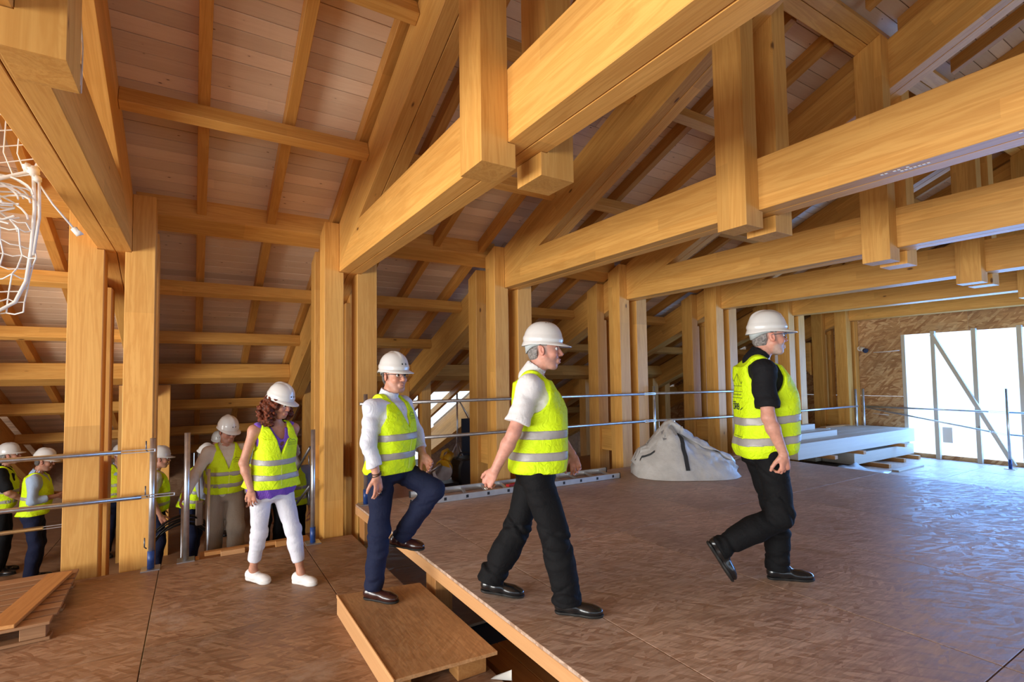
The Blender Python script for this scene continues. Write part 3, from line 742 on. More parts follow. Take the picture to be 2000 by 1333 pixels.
tag(boxo('board', (12.0, 5.86, z1), (13.35, 5.98, z1 + .03), M['batten']), 'thin brown board on the back edge of the timber stack', 'board')
# clear sheeting on the floor at the foot of the stack
V, F = [], []
for i in range(13):
    for j in range(7):
        V.append((9.0 + 1.9 * i / 12 + .1 * math.sin(j), 4.25 + .55 * j / 6, zf + .02 + .10 * (j / 6) ** 2 + .02 * math.sin(i * 1.7 + j)))
for i in range(12):
    for j in range(6): a = i * 7 + j; F.append((a, a + 7, a + 8, a + 1))
o = mesh_obj('plastic_sheet', V, F, M['sheet'], sm=True); o.modifiers.new('t', 'SOLIDIFY').thickness = .003; tag(o, 'crumpled pale plastic sheet at the foot of the timber stack', 'sheet')
tag(boxo('offcut', (11.2, 4.25, zf + .001), (12.3, 4.36, zf + .03), M['pale_lumber']), 'pale strip of wood on the floor before the timber stack', 'board')

# ---- security camera on the board wall, conduit, paper notice
sc = empty('security_camera', (XG - .1, 5.72, 2.28), 'small white security camera high on the board wall', 'camera')
tube('mount', [(XG - .004, 5.80, 2.36), (XG - .07, 5.80, 2.36)], .055, M['white_p'], sc, seg=16)
tube('camera_body', [(XG - .05, 5.79, 2.37), (XG - .16, 5.66, 2.31)], .05, M['white_p'], sc, seg=16)
tube('lens', [(XG - .155, 5.665, 2.313), (XG - .185, 5.63, 2.297)], .052, M['lamp_glass'], sc, seg=16)
tag(tube('white_cable', [(XG - .01, 5.55, 2.26), (XG - .02, 5.35, 2.262), (XG - .012, 5.05, 2.28)], .008, M['white_p']), 'short white cable run on the board wall under the camera', 'cable')
tag(tube('wall_crack_cable', [(XG - .012, 5.62, .84), (XG - .02, 5.45, .83), (XG - .012, 5.30, .82)], .007, M['white_p']), 'white cable end low on the board wall', 'cable')
o = mesh_obj('notice', *boxd((XG - .02, 4.20, .30), (XG - .012, 4.36, .62)), M['paper']); tag(o, 'small pale notice hanging at the window mullion', 'notice')

# ---- things in the hall behind the posts
cp = tube('copper_duct', [(9.30, 6.9, 1.2), (9.30, 6.9, 2.45)], .13, M['copper'], seg=20); tag(cp, 'shiny copper coloured duct standing behind the posts', 'duct')
o = empty('brace', (12.6, 6.8, 2.0), 'dark timber haunch between the far right posts', 'brace')
prism('haunch', [(6.65, 2.55), (6.65, 1.75), (6.95, 2.15), (6.95, 2.55)], 'x', 13.0, 13.2, M['glulam'], o)
# saw
sw = empty('mitre_saw', (3.45, 7.45, .05), 'yellow mitre saw on the ledge behind the deck', 'saw')
o = tag(boxo('ledge', (2.0, 6.66, -.05), (8.2, 8.6, .03), M['batten'], None), 'low plank ledge in the hall behind the deck', 'ledge')
boxo('saw_base', (3.22, 7.2, .031), (3.62, 7.55, .12), M['black'], sw)
tube('blade', [(3.40, 7.30, .30), (3.42, 7.315, .30)], .15, M['steel'], sw, seg=28)
tube('blade_guard', [(3.40, 7.32, .34), (3.46, 7.36, .36)], .135, M['yellow'], sw, seg=20)
tube('motor', [(3.44, 7.34, .44), (3.60, 7.46, .52)], .07, M['yellow'], sw, seg=16)
tube('handle', [(3.36, 7.30, .50), (3.40, 7.32, .60), (3.52, 7.40, .62), (3.58, 7.45, .55)], .025, M['yellow'], sw, seg=10)
tube('arm', [(3.30, 7.5, .1), (3.20, 7.35, .30), (3.36, 7.32, .42)], .03, M['steel'], sw, seg=10)
tb = empty('tool_bag', (3.85, 7.3, .03), 'bulky black tool bag beside the yellow saw', 'bag')
V, F = [], []
for k, (w, z) in enumerate(((.30, .031), (.34, .2), (.33, .36), (.26, .46))):
    V += [(3.92 - w * .8, 7.45 - .2, z), (3.92 + w * .5, 7.45 - .2, z), (3.92 + w * .4, 7.45 + .2, z), (3.92 - w * .7, 7.45 + .2, z)]
for k in range(3):
    for s in range(4): F.append((k * 4 + s, k * 4 + (s + 1) % 4, k * 4 + 4 + (s + 1) % 4, k * 4 + 4 + s))
F += [(3, 2, 1, 0), (12, 13, 14, 15)]
mesh_obj('bag_shell', V, F, M['black'], tb, bevel=.03)
tube('bag_handle', [(3.62, 7.3, .46), (3.70, 7.3, .56), (3.86, 7.3, .56), (3.94, 7.3, .46)], .014, M['black'], tb)
cr = empty('crate', (4.5, 7.6, .03), 'blue plastic crate behind the third truss posts', 'crate')
cx, cy = 4.43, 7.62
for lo, hi in (((cx - .3, cy - .2, .031), (cx + .3, cy + .2, .05)),): mesh_obj('crate_floor', *boxd(lo, hi), M['crate'], cr)
for nm, lo, hi in (('crate_side', (cx - .3, cy - .2, .05), (cx + .3, cy - .185, .36)), ('crate_side', (cx - .3, cy + .185, .05), (cx + .3, cy + .2, .36)), ('crate_side', (cx - .3, cy - .185, .05), (cx - .285, cy + .185, .36)), ('crate_side', (cx + .285, cy - .185, .05), (cx + .3, cy + .185, .36))): mesh_obj(nm, *boxd(lo, hi), M['crate'], cr)
multi('crate_rim', [boxd((cx - .32, cy - .22, .36), (cx + .32, cy - .18, .39)), boxd((cx - .32, cy + .18, .36), (cx + .32, cy + .22, .39)), boxd((cx - .32, cy - .18, .36), (cx - .28, cy + .18, .39)), boxd((cx + .28, cy - .18, .36), (cx + .32, cy + .18, .39))], M['crate'], cr)
for k in range(6): mesh_obj('crate_rib', *boxd((cx - .27 + k * .10, cy - .208, .06), (cx - .255 + k * .10, cy - .2005, .355)), M['crate'], cr)
tpd = empty('tripod', (4.05, 8.1, .03), 'thin tripod lamp stand behind the tool bag', 'tripod')
tube('mast', [(4.05, 8.1, .3), (4.05, 8.1, 1.5)], .016, M['steel'], tpd)
for a in (.3, 2.4, 4.5): tube('leg', [(4.05, 8.1, .62), (4.05 + .3 * math.cos(a), 8.1 + .3 * math.sin(a), .033)], .012, M['steel'], tpd)
tube('stay', [(4.07, 8.1, 1.4), (4.55, 8.0, .6)], .009, M['steel'], tpd); tube('stay', [(4.07, 8.1, 1.4), (4.40, 8.2, .9)], .009, M['steel'], tpd)
o = boxo('dark_panel', (4.25, 8.3, .04), (5.1, 8.34, 1.02), plain('navy sheet', (.012, .016, .03), .6), None, bev=.002); tag(o, 'dark navy sheet standing behind the blue crate', 'panel')
# wire mesh fence outside, seen through the roof gap
fe = empty('mesh_fence', (5.2, 15.0, .5), 'pale wire mesh fence outside, seen through the roof gap', 'fence')
parts = []
for k in range(13): parts.append(tube_data([(4.2 + k * .2, 15.2, -.6), (4.2 + k * .2, 15.2, 2.0)], .006, 5))
for k in range(9): parts.append(tube_data([(4.2, 15.2, -.5 + k * .3), (6.7, 15.2, -.5 + k * .3)], .006, 5))
o = multi('wire_grid', parts, M['steel'], fe); o['kind'] = 'stuff'
# cable coil
cc = empty('cable_coil', (.02, 6.75, -.3), 'hanks of black cable hanging beside the stair', 'cable')
rnd = random.Random(3)
for k in range(7):
    r = .30 + .05 * rnd.random(); c = Vector((-.15 + .05 * rnd.random(), 6.9 + .06 * k, -.18 - .03 * k)); ph = rnd.random()
    pts = [c + Vector((r * math.cos(t) * (1 + .06 * math.sin(3 * t + ph)), .06 * math.sin(2 * t + ph), r * 1.25 * math.sin(t))) for t in np.linspace(0, 2 * math.pi, 28)]
    tube('cable_loop', pts, .011, M['cable'], cc, seg=6)
for k in range(5):
    pts = [(-.5 + .25 * k + .2 * math.sin(t * 2 + k), 6.4 + .25 * t + .05 * k, Z_LOW + .02 + .005 * k) for t in np.linspace(0, 4, 18)]
    tag(tube('floor_cable', pts, .012, M['cable'], seg=6), 'black cable strewn on the hall floor by the stair, %s from the left' % ORD[k], 'cable', 'loose cables on the hall floor')
cb_ = empty('cardboard_box', (-1.0, 9.8, Z_LOW), 'brown cardboard box on the hall floor behind the left posts', 'box')
boxo('box_body', (-1.75, 11.0, Z_LOW + .001), (-1.0, 11.6, Z_LOW + .55), M['cardboard'], cb_, bev=.006)
boxo('box_flap', (-1.75, 10.86, Z_LOW + .552), (-1.0, 11.28, Z_LOW + .56), M['cardboard'], cb_, bev=.002)
boxo('tape', (-1.75, 11.26, Z_LOW + .561), (-1.0, 11.31, Z_LOW + .563), M['sheet'], cb_, bev=.0)
cb2 = empty('board_pile', (3.0, 9.5, Z_LOW), 'low pile of boards on the hall floor behind the middle truss', 'boards')
for k in range(4): boxo('pile_board', (2.0, 9.8 + .25 * k, Z_LOW + .001), (4.2, 10.02 + .25 * k, Z_LOW + .05), M['batten'], cb2)

# ---- safety net bundle under the upper left truss
nt_ = empty('safety_net', (-1.1, 4.2, 2.6), 'bundled white safety net hanging from the upper left truss', 'net')
yN = 4.25
def np_(px, py, dy=0):    # local helper: metres right and down from the knot
    return Vector((-.92 + px, yN + dy, 3.13 + py))
tube('border_rope', [np_(.0, .0), np_(.012, -.25), np_(.0, -.52), np_(-.02, -.72), np_(-.07, -.86), np_(-.16, -.93), np_(-.30, -.94), np_(-.5, -.90)], .011, M['net'], nt_, seg=8)
tube('border_rope', [np_(.03, -.06), np_(.035, -.3), np_(.01, -.55)], .009, M['net'], nt_, seg=8)
tube('tie_rope', [np_(-.5, -.28), np_(-.2, -.1), np_(0, 0), np_(.05, .12), np_(.10, .3)], .013, M['net'], nt_, seg=8)
tube('tie_rope', [np_(.03, -.08), np_(.10, -.2), np_(.22, -.36)], .006, M['net'], nt_, seg=6)
for c, r in ((np_(0, 0), .034), (np_(-.03, .02), .026), (np_(.02, -.05), .024)):
    V, F = [], []
    for i in range(9):
        for j in range(10): V.append(c + Vector((math.sin(math.pi * i / 8) * math.cos(.628 * j), math.sin(math.pi * i / 8) * math.sin(.628 * j), math.cos(math.pi * i / 8))) * r * (1 + .15 * math.sin(5 * j + 3 * i)))
    for i in range(8):
        for j in range(10): F.append((i * 10 + j, i * 10 + (j + 1) % 10, (i + 1) * 10 + (j + 1) % 10, (i + 1) * 10 + j))
    mesh_obj('knot', V, F, M['net'], nt_, sm=True)
tube('rope_end_knot', [np_(.21, -.345), np_(.235, -.38), np_(.25, -.365)], .020, M['net'], nt_, seg=8)
parts = []
def strand(pts, r=.0045): parts.append(tube_data(pts, r, 5))
rnd = random.Random(11)
# lower hanging curtain of mesh
X = np.linspace(-.62, -.01, 9); Zs = np.linspace(-.34, -.92, 9)
G = [[np_(x + .015 * rnd.uniform(-1, 1) + .03 * math.sin(z * 9), z + .02 * rnd.uniform(-1, 1) + (.05 * abs(x) if z > -.6 else .0), .03 * rnd.uniform(-1, 1)) for x in X] for z in Zs]
for i in range(9):
    for j in range(9):
        if j < 8:
            a, b_ = G[i][j], G[i][j + 1]; strand([a, (a + b_) / 2 + Vector((0, 0, -.012)), b_])
        if i < 8: strand([G[i][j], G[i + 1][j]])
# stretched mesh above
for k in range(9):
    strand([np_(-.62 + .07 * k, .55 - .0 * k), np_(-.60 + .065 * k, .12 + .03 * rnd.uniform(-1, 1)), np_(-.52 + .06 * k, -.18 + .02 * k)])
for k in range(7):
    strand([np_(-.7, .42 - .11 * k), np_(-.35, .50 - .11 * k), np_(.0 - .0 * k, .58 - .10 * k)])
o = multi('net_mesh', parts, M['net'], nt_); o['kind'] = 'stuff'
parts = []
for k in range(16):
    c = np_(-.24 + .12 * rnd.uniform(-1, 1), -.24 + .10 * rnd.uniform(-1, 1)); r = .06 + .10 * rnd.random(); ph = rnd.random() * 6; tl = rnd.uniform(-.8, .8)
    strand([c + Vector((r * math.cos(t) * 1.2, .05 * math.sin(t + ph), r * math.sin(t + tl) * .8)) for t in np.linspace(0, 5.2, 16)], .006)
o = multi('net_tangle', parts, M['net'], nt_); o['kind'] = 'stuff'
# string tied round the rafter
sg = empty('string', (-.53, 2.9, 3.9), 'frayed white string tied round the upper left truss', 'string')
tube('string_loop', [(-.531, 3.02, 3.60), (-.53, 2.62, 3.62)], .005, M['net'], sg, seg=6)
tube('string_end', [(-.525, 3.06, 3.60), (-.515, 3.10, 3.42), (-.515, 3.09, 3.22), (-.52, 3.06, 3.16)], .006, M['net'], sg, seg=6, rs=[.005, .005, .012, .004])
tube('string_end', [(-.52, 3.10, 3.66), (-.51, 3.16, 3.45), (-.51, 3.14, 3.2)], .004, M['net'], sg, seg=6)
# faint white stencil marks under the third truss beam
mk = []
for y0 in (1.42, .80):
    for k in range(7):
        y = y0 - k * .022
        if k % 3 != 2: mk.append(boxd((3.715, y, 3.0075), (3.735, y + .014, 3.0095)))
        mk.append(boxd((3.752, y - .09, 3.0075), (3.772, y - .076, 3.0095)))
o = multi('stencil_mark', mk, M['ink'])
for ob in list(bpy.data.objects):
    pass
o.parent = None; tag(o, 'faint white stencil marks under the third truss beam', 'marks')
# ================================================================== people
from mathutils.bvhtree import BVHTree
f32 = np.float32
class Field:
    def __init__(s, lo, hi, h):
        s.lo = np.array(lo, float); s.h = h
        n = np.ceil((np.array(hi) - s.lo) / h).astype(int) + 1
        s.ax = [(s.lo[i] + h * np.arange(n[i])).astype(f32) for i in range(3)]
        s.d = np.full(tuple(n), 0.5, f32)
    def _sl(s, lo, hi):
        out = []
        for i in range(3):
            a = int(np.floor((lo[i] - s.lo[i]) / s.h)); b = int(np.ceil((hi[i] - s.lo[i]) / s.h)) + 1
            a = max(0, a); b = min(len(s.ax[i]), b)
            if a >= b: return None
            out.append(slice(a, b))
        return tuple(out)
    def grid(s, sl): return (s.ax[0][sl[0]][:, None, None], s.ax[1][sl[1]][None, :, None], s.ax[2][sl[2]][None, None, :])
    def add(s, prim, k=0.0, grow=0.0):
        fn, lo, hi = prim; m = k + grow + 2 * s.h
        sl = s._sl(np.array(lo) - m, np.array(hi) + m)
        if sl is None: return
        v = fn(*s.grid(sl)) - grow; d = s.d[sl]
        if k > 0:
            hh = np.clip(0.5 + 0.5 * (d - v) / k, 0, 1)
            s.d[sl] = d * (1 - hh) + v * hh - k * hh * (1 - hh)
        else: s.d[sl] = np.minimum(d, v)
    def sub(s, prim, k=0.0):
        fn, lo, hi = prim; m = k + 2 * s.h
        sl = s._sl(np.array(lo) - m, np.array(hi) + m)
        if sl is None: return
        v = -fn(*s.grid(sl)); d = s.d[sl]
        if k > 0:
            hh = np.clip(0.5 - 0.5 * (d - v) / k, 0, 1)
            s.d[sl] = d * (1 - hh) + v * hh + k * hh * (1 - hh)
        else: s.d[sl] = np.maximum(d, v)
    def clip(s, fn):                       # keep where fn <= 0
        s.d = np.maximum(s.d, fn(s.ax[0][:, None, None], s.ax[1][None, :, None], s.ax[2][None, None, :]).astype(f32))
    def warp(s, fn): s.d = s.d + fn(s.ax[0][:, None, None], s.ax[1][None, :, None], s.ax[2][None, None, :]).astype(f32)
    def mesh(s, d=None):
        d = s.d if d is None else d
        d = d.copy(); 
        for ax_ in range(3):
            i0 = [slice(None)] * 3; i0[ax_] = 0; d[tuple(i0)] = np.maximum(d[tuple(i0)], 1e-3)
            i0[ax_] = -1; d[tuple(i0)] = np.maximum(d[tuple(i0)], 1e-3)
        ins = d < 0
        nx, ny, nz = d.shape
        cnt = np.zeros((nx - 1, ny - 1, nz - 1), np.int8)
        for a in (0, 1):
            for b in (0, 1):
                for c in (0, 1): cnt += ins[a:nx - 1 + a, b:ny - 1 + b, c:nz - 1 + c]
        act = (cnt > 0) & (cnt < 8)
        I, J, K = np.nonzero(act)
        idx = np.full(act.shape, -1, np.int32); idx[I, J, K] = np.arange(len(I))
        acc = np.zeros((len(I), 3), f32); num = np.zeros(len(I), f32)
        cor = [(a, b, c) for a in (0, 1) for b in (0, 1) for c in (0, 1)]
        for e0 in cor:
            for axn in range(3):
                if e0[axn]: continue
                e1 = list(e0); e1[axn] = 1
                v0 = d[I + e0[0], J + e0[1], K + e0[2]]; v1 = d[I + e1[0], J + e1[1], K + e1[2]]
                cr = (v0 < 0) != (v1 < 0)
                t = np.where(cr, v0 / np.where(cr, v0 - v1, 1), 0)
                p = np.zeros((len(I), 3), f32); p[:] = e0; p[:, axn] += t
                acc += p * cr[:, None]; num += cr
        V = (np.stack([I, J, K], 1) + acc / num[:, None]) * s.h + s.lo
        quads = []
        for axn in range(3):
            sh = [slice(0, -1) if i == axn else slice(1, -1) for i in range(3)]
            sh2 = [slice(1, None) if i == axn else slice(1, -1) for i in range(3)]
            a = ins[tuple(sh)]; b = ins[tuple(sh2)]
            for flip, mk in ((False, a & ~b), (True, ~a & b)):
                q = np.argwhere(mk)
                if not len(q): continue
                o = [0, 0, 0]
                for i in range(3):
                    if i != axn: o[i] = 1
                q = q + np.array(o)
                u, w = [(1, 2), (2, 0), (0, 1)][axn]
                def cell(du, dw):
                    c = q.copy(); c[:, u] += du; c[:, w] += dw; return idx[c[:, 0], c[:, 1], c[:, 2]]
                qq = np.stack([cell(-1, -1), cell(0, -1), cell(0, 0), cell(-1, 0)], 1)
                quads.append(qq[:, ::-1] if flip else qq)
        return V, (np.concatenate(quads) if quads else np.zeros((0, 4), int))
def v3(p): return np.array(p, float)
def cone(a, b, ra, rb, flat=None):
    a, b = v3(a), v3(b); ab = b - a; L2 = max(1e-9, ab @ ab)
    def fn(X, Y, Z):
        px, py, pz = X - f32(a[0]), Y - f32(a[1]), Z - f32(a[2])
        t = np.clip((px * f32(ab[0]) + py * f32(ab[1]) + pz * f32(ab[2])) / f32(L2), 0, 1)
        qx, qy, qz = px - t * f32(ab[0]), py - t * f32(ab[1]), pz - t * f32(ab[2])
        if flat is not None:
            n, fct = flat; n = v3(n); n = n / np.linalg.norm(n); m = qx * f32(n[0]) + qy * f32(n[1]) + qz * f32(n[2]); g = f32(1 / fct - 1)
            qx, qy, qz = qx + m * g * f32(n[0]), qy + m * g * f32(n[1]), qz + m * g * f32(n[2])
        return np.sqrt(qx * qx + qy * qy + qz * qz) - (f32(ra) + t * f32(rb - ra))
    r = max(ra, rb)
    return fn, np.minimum(a, b) - r, np.maximum(a, b) + r
def ell(c, R, rad):
    c = v3(c); R = np.array(R, float); rad = v3(rad)
    def fn(X, Y, Z):
        px, py, pz = X - f32(c[0]), Y - f32(c[1]), Z - f32(c[2])
        k0 = 0; k1 = 0
        for i in range(3):
            u = (px * f32(R[0, i]) + py * f32(R[1, i]) + pz * f32(R[2, i])) / f32(rad[i])
            k0 = k0 + u * u; k1 = k1 + (u / f32(rad[i])) ** 2
        k0 = np.sqrt(k0); k1 = np.sqrt(k1) + f32(1e-9)
        return k0 * (k0 - 1) / k1
    r = rad.max()
    return fn, c - r, c + r
def torso(pel, neck, hl, sl_, prof, exp=2.3, lo_t=None, hi_t=None):
    """pel, neck: ends of the axis; hl, sl_: left-pointing axes at hip and shoulder; prof rows (t, lat, sag, fwd)"""
    pel, neck = v3(pel), v3(neck); a = neck - pel; La = np.linalg.norm(a); ah = a / La
    pr = np.array(prof, float)
    def fn(X, Y, Z):
        px, py, pz = X - f32(pel[0]), Y - f32(pel[1]), Z - f32(pel[2])
        s = px * f32(ah[0]) + py * f32(ah[1]) + pz * f32(ah[2])
        t = s / f32(La); tc = np.clip(t, pr[0, 0], pr[-1, 0])
        A = np.interp(tc, pr[:, 0], pr[:, 1]).astype(f32); B = np.interp(tc, pr[:, 0], pr[:, 2]).astype(f32); Cc = np.interp(tc, pr[:, 0], pr[:, 3]).astype(f32)
        w = np.clip(t, 0, 1)
        lx = hl[0] * (1 - w) + sl_[0] * w; ly = hl[1] * (1 - w) + sl_[1] * w; lz = hl[2] * (1 - w) + sl_[2] * w
        n = np.sqrt(lx * lx + ly * ly + lz * lz); lx, ly, lz = lx / n, ly / n, lz / n
        qx, qy, qz = px - s * f32(ah[0]), py - s * f32(ah[1]), pz - s * f32(ah[2])
        u = qx * lx + qy * ly + qz * lz
        # forward = left x up
        fx, fy, fz = ly * ah[2] - lz * ah[1], lz * ah[0] - lx * ah[2], lx * ah[1] - ly * ah[0]
        v = qx * fx + qy * fy + qz * fz - Cc
        r = (np.abs(u / A) ** exp + np.abs(v / B) ** exp) ** (1 / exp)
        d = (r - 1) * np.minimum(A, B)
        ext = np.abs(t - tc) * f32(La)
        return (np.sqrt(np.maximum(d, 0) ** 2 + ext ** 2) + np.minimum(np.minimum(d, 0) + ext, 0)).astype(f32)
    r = pr[:, 1].max() + .08
    lo = np.minimum(pel + a * pr[0, 0], pel + a * pr[-1, 0]) - r; hi = np.maximum(pel + a * pr[0, 0], pel + a * pr[-1, 0]) + r
    return fn, lo, hi
def folds(amp, freq, seed, dirw=(1, 1, 1)):
    r = random.Random(seed); W = []
    for k in range(5):
        d = v3([r.gauss(0, 1) * dirw[0], r.gauss(0, 1) * dirw[1], r.gauss(0, 1) * dirw[2]]); d /= np.linalg.norm(d)
        W.append((d * freq * r.uniform(.6, 1.5), r.uniform(0, 6.28)))
    def fn(X, Y, Z):
        s = 0
        for d, ph in W: s = s + np.sin(X * f32(d[0]) + Y * f32(d[1]) + Z * f32(d[2]) + f32(ph) + f32(.6) * np.sin(Y * f32(freq * .7) + Z * f32(freq * .5)))
        return s * f32(amp / 3)
    return fn
def creases(a, b, r0, amp, n, seed):
    """soft ring creases round a limb between a and b"""
    a, b = v3(a), v3(b); ab = b - a; L2 = ab @ ab; r = random.Random(seed)
    ks_ = [(r.uniform(.0, 1.0), r.uniform(.025, .05), r.uniform(-1, 1), r.uniform(0, 6.28), r.uniform(.5, 1)) for _ in range(n)]
    Ln = math.sqrt(L2); u = unit(np.cross(ab, [.3, .5, .1])); w = unit(np.cross(ab, u))
    def fn(X, Y, Z):
        px, py, pz = X - f32(a[0]), Y - f32(a[1]), Z - f32(a[2])
        t = (px * f32(ab[0]) + py * f32(ab[1]) + pz * f32(ab[2])) / f32(L2)
        p = px * u[0] + py * u[1] + pz * u[2]; q = px * w[0] + py * w[1] + pz * w[2]
        rad2 = p * p + q * q
        m = np.exp(-np.maximum(0, np.sqrt(rad2) - r0) ** 2 / .0008) * ((t > -.15) & (t < 1.15))
        s_ = 0
        for c, wd, sl, ph, am in ks_:
            z = (t - c) * f32(Ln) + f32(sl) * (p * math.cos(ph) + q * math.sin(ph)) * f32(.9)
            s_ = s_ - f32(am) * np.exp(-(z / f32(wd * .4)) ** 2) + f32(am * .5) * np.exp(-((z - f32(wd)) / f32(wd * .5)) ** 2)
        return -(s_ * m * f32(amp))
    return fn
def to_obj(name, V, Q, mat, root, tint=None):
    me = bpy.data.meshes.new(name)
    me.vertices.add(len(V)); me.vertices.foreach_set('co', np.asarray(V, f32).ravel())
    n = len(Q); me.loops.add(n * 4); me.loops.foreach_set('vertex_index', np.asarray(Q, np.int32).ravel())
    me.polygons.add(n); me.polygons.foreach_set('loop_start', np.arange(0, n * 4, 4, dtype=np.int32))
    me.polygons.foreach_set('use_smooth', np.ones(n, bool))
    me.update(calc_edges=True); me.validate()
    if tint is not None:
        at = me.color_attributes.new('tint', 'FLOAT_COLOR', 'POINT'); at.data.foreach_set('color', np.asarray(tint, f32).ravel())
    me.materials.append(mat)
    o = bpy.data.objects.new(name, me); COL.objects.link(o)
    if root is not None: o.parent = root
    return o
def bbox(pts, m):
    p = np.array(pts, float); return p.min(0) - m, p.max(0) + m

def skin_mat():
    m, nt, b = new_mat('skin')
    a = N(nt, 'ShaderNodeVertexColor'); a.layer_name = 'tint'
    tc = N(nt, 'ShaderNodeTexCoord'); n = N(nt, 'ShaderNodeTexNoise'); n.inputs['Scale'].default_value = 55; n.inputs['Detail'].default_value = 3; L(nt, tc.outputs['Object'], n.inputs['Vector'])
    r = ramp(nt, [(0.3, (0.90, 0.88, 0.88)), (0.7, (1.08, 1.06, 1.06))]); L(nt, n.outputs['Fac'], r.inputs[0])
    L(nt, mixc(nt, a.outputs['Color'], r.outputs[0], 1.0, 'MULTIPLY'), b.inputs['Base Color'])
    b.inputs['Roughness'].default_value = 0.48; b.inputs['Specular IOR Level'].default_value = 0.4
    b.inputs['Subsurface Weight'].default_value = 0.06; b.inputs['Subsurface Radius'].default_value = (0.02, 0.008, 0.004); b.inputs['Subsurface Scale'].default_value = 0.5
    return m
M['skin'] = skin_mat()
def cloth(name, col, bump=.25, scale=260, rough=.8, vary=.06, stripes=None, sheen=.15):
    m, nt, b = new_mat(name)
    tc = N(nt, 'ShaderNodeTexCoord'); n = N(nt, 'ShaderNodeTexNoise'); n.inputs['Scale'].default_value = 7; n.inputs['Detail'].default_value = 4; L(nt, tc.outputs['Object'], n.inputs['Vector'])
    r = ramp(nt, [(0.3, tuple(c * (1 - vary) for c in col)), (0.7, tuple(min(1, c * (1 + vary)) for c in col))]); L(nt, n.outputs['Fac'], r.inputs[0])
    c = r.outputs[0]
    if stripes:
        sc, sv = stripes
        w = N(nt, 'ShaderNodeTexWave'); w.bands_direction = 'Y'; w.inputs['Scale'].default_value = sc; w.inputs['Distortion'].default_value = .4; L(nt, tc.outputs['Object'], w.inputs['Vector'])
        wr = ramp(nt, [(0.80, (0, 0, 0)), (0.92, (1, 1, 1))]); L(nt, w.outputs['Fac'], wr.inputs[0])
        c = mixc(nt, c, sv, math_(nt, 'MULTIPLY', wr.outputs[0], .45))
    L(nt, c, b.inputs['Base Color'])
    b.inputs['Roughness'].default_value = rough; b.inputs['Specular IOR Level'].default_value = .2; b.inputs['Sheen Weight'].default_value = sheen
    n2 = N(nt, 'ShaderNodeTexNoise'); n2.inputs['Scale'].default_value = 22; n2.inputs['Detail'].default_value = 5; n2.inputs['Distortion'].default_value = 1.2; L(nt, tc.outputs['Object'], n2.inputs['Vector'])
    bp = N(nt, 'ShaderNodeBump'); bp.inputs['Strength'].default_value = bump; bp.inputs['Distance'].default_value = .02
    L(nt, n2.outputs['Fac'], bp.inputs['Height']); L(nt, bp.outputs[0], b.inputs['Normal'])
    return m
M['vest'] = cloth('yellow vest fabric', (0.66, 0.90, 0.012), .65, rough=.6, vary=.05, sheen=.0)
M['band'] = plain('silver reflective tape', (0.36, 0.34, 0.325), .45, .1, noise=.08, nscale=10, bump=.15, bscale=18)
M['piping'] = cloth('vest edging', (0.80, 0.95, 0.12), .2)
M['shirt_white'] = cloth('white shirt', (0.70, 0.68, 0.68), .3)
M['shirt_stripe'] = cloth('pale striped shirt', (0.66, 0.68, 0.76), .3, stripes=(26, (0.50, 0.53, 0.66)))
M['shirt_black'] = cloth('black shirt', (0.008, 0.008, 0.010), .3, sheen=0.0)
M['shirt_blue'] = cloth('light blue shirt', (0.36, 0.47, 0.64), .3)
M['shirt_cream'] = cloth('cream shirt', (0.62, 0.58, 0.52), .3)
M['shirt_grey'] = cloth('grey blue shirt', (0.30, 0.34, 0.44), .3)
M['purple'] = cloth('purple lace top', (0.16, 0.06, 0.42), .5, stripes=(30, (0.30, 0.16, 0.62)))
M['navy'] = cloth('navy trousers', (0.010, 0.014, 0.040), .3, sheen=0.0)
M['blackcloth'] = cloth('black trousers', (0.005, 0.005, 0.006), .3, sheen=0.0)
M['white_jeans'] = cloth('white trousers', (0.64, 0.64, 0.71), .3)
M['beige'] = cloth('beige trousers', (0.30, 0.25, 0.20), .35)
M['shoe_black'] = plain('black leather', (0.010, 0.010, 0.011), .22, coat=.4, bump=.05, bscale=40)
M['shoe_brown'] = plain('dark brown leather', (0.035, 0.010, 0.008), .25, coat=.4)
M['shoe_white'] = plain('white canvas', (0.78, 0.76, 0.75), .6)
M['sole'] = plain('dark sole', (0.012, 0.011, 0.010), .6)
M['sole_white'] = plain('white sole', (0.72, 0.70, 0.68), .5)
M['helmet'] = plain('glossy white helmet', (0.64, 0.63, 0.61), .25, coat=.3)
M['strap_grey'] = plain('grey harness', (0.42, 0.46, 0.47), .5)
M['hair_grey'] = plain('grey hair', (0.22, 0.20, 0.19), .6, noise=.5, nscale=70, bump=.6, bscale=110)
M['hair_dark'] = plain('dark grey hair', (0.09, 0.08, 0.075), .6, noise=.5, nscale=70, bump=.6, bscale=110)
M['hair_auburn'] = plain('auburn curls', (0.115, 0.026, 0.010), .55, noise=.75, nscale=45, bump=.6, bscale=60, spec=.25)
M['print'] = plain('dark print', (0.03, 0.045, 0.03), .7)
M['print_light'] = plain('faint blue print', (0.45, 0.52, 0.70), .5)
M['eye_white'] = plain('eye', (0.70, 0.66, 0.63), .25)
M['iris'] = plain('dark iris', (0.03, 0.018, 0.012), .15)
M['frame'] = plain('spectacle frame', (0.10, 0.10, 0.12), .3, .6)
M['silver'] = plain('silver', (0.80, 0.80, 0.80), .15, 1.0)
M['bead'] = plain('dark beads', (0.06, 0.025, 0.015), .4)
M['bag_leather'] = plain('cream leather', (0.48, 0.40, 0.33), .5)

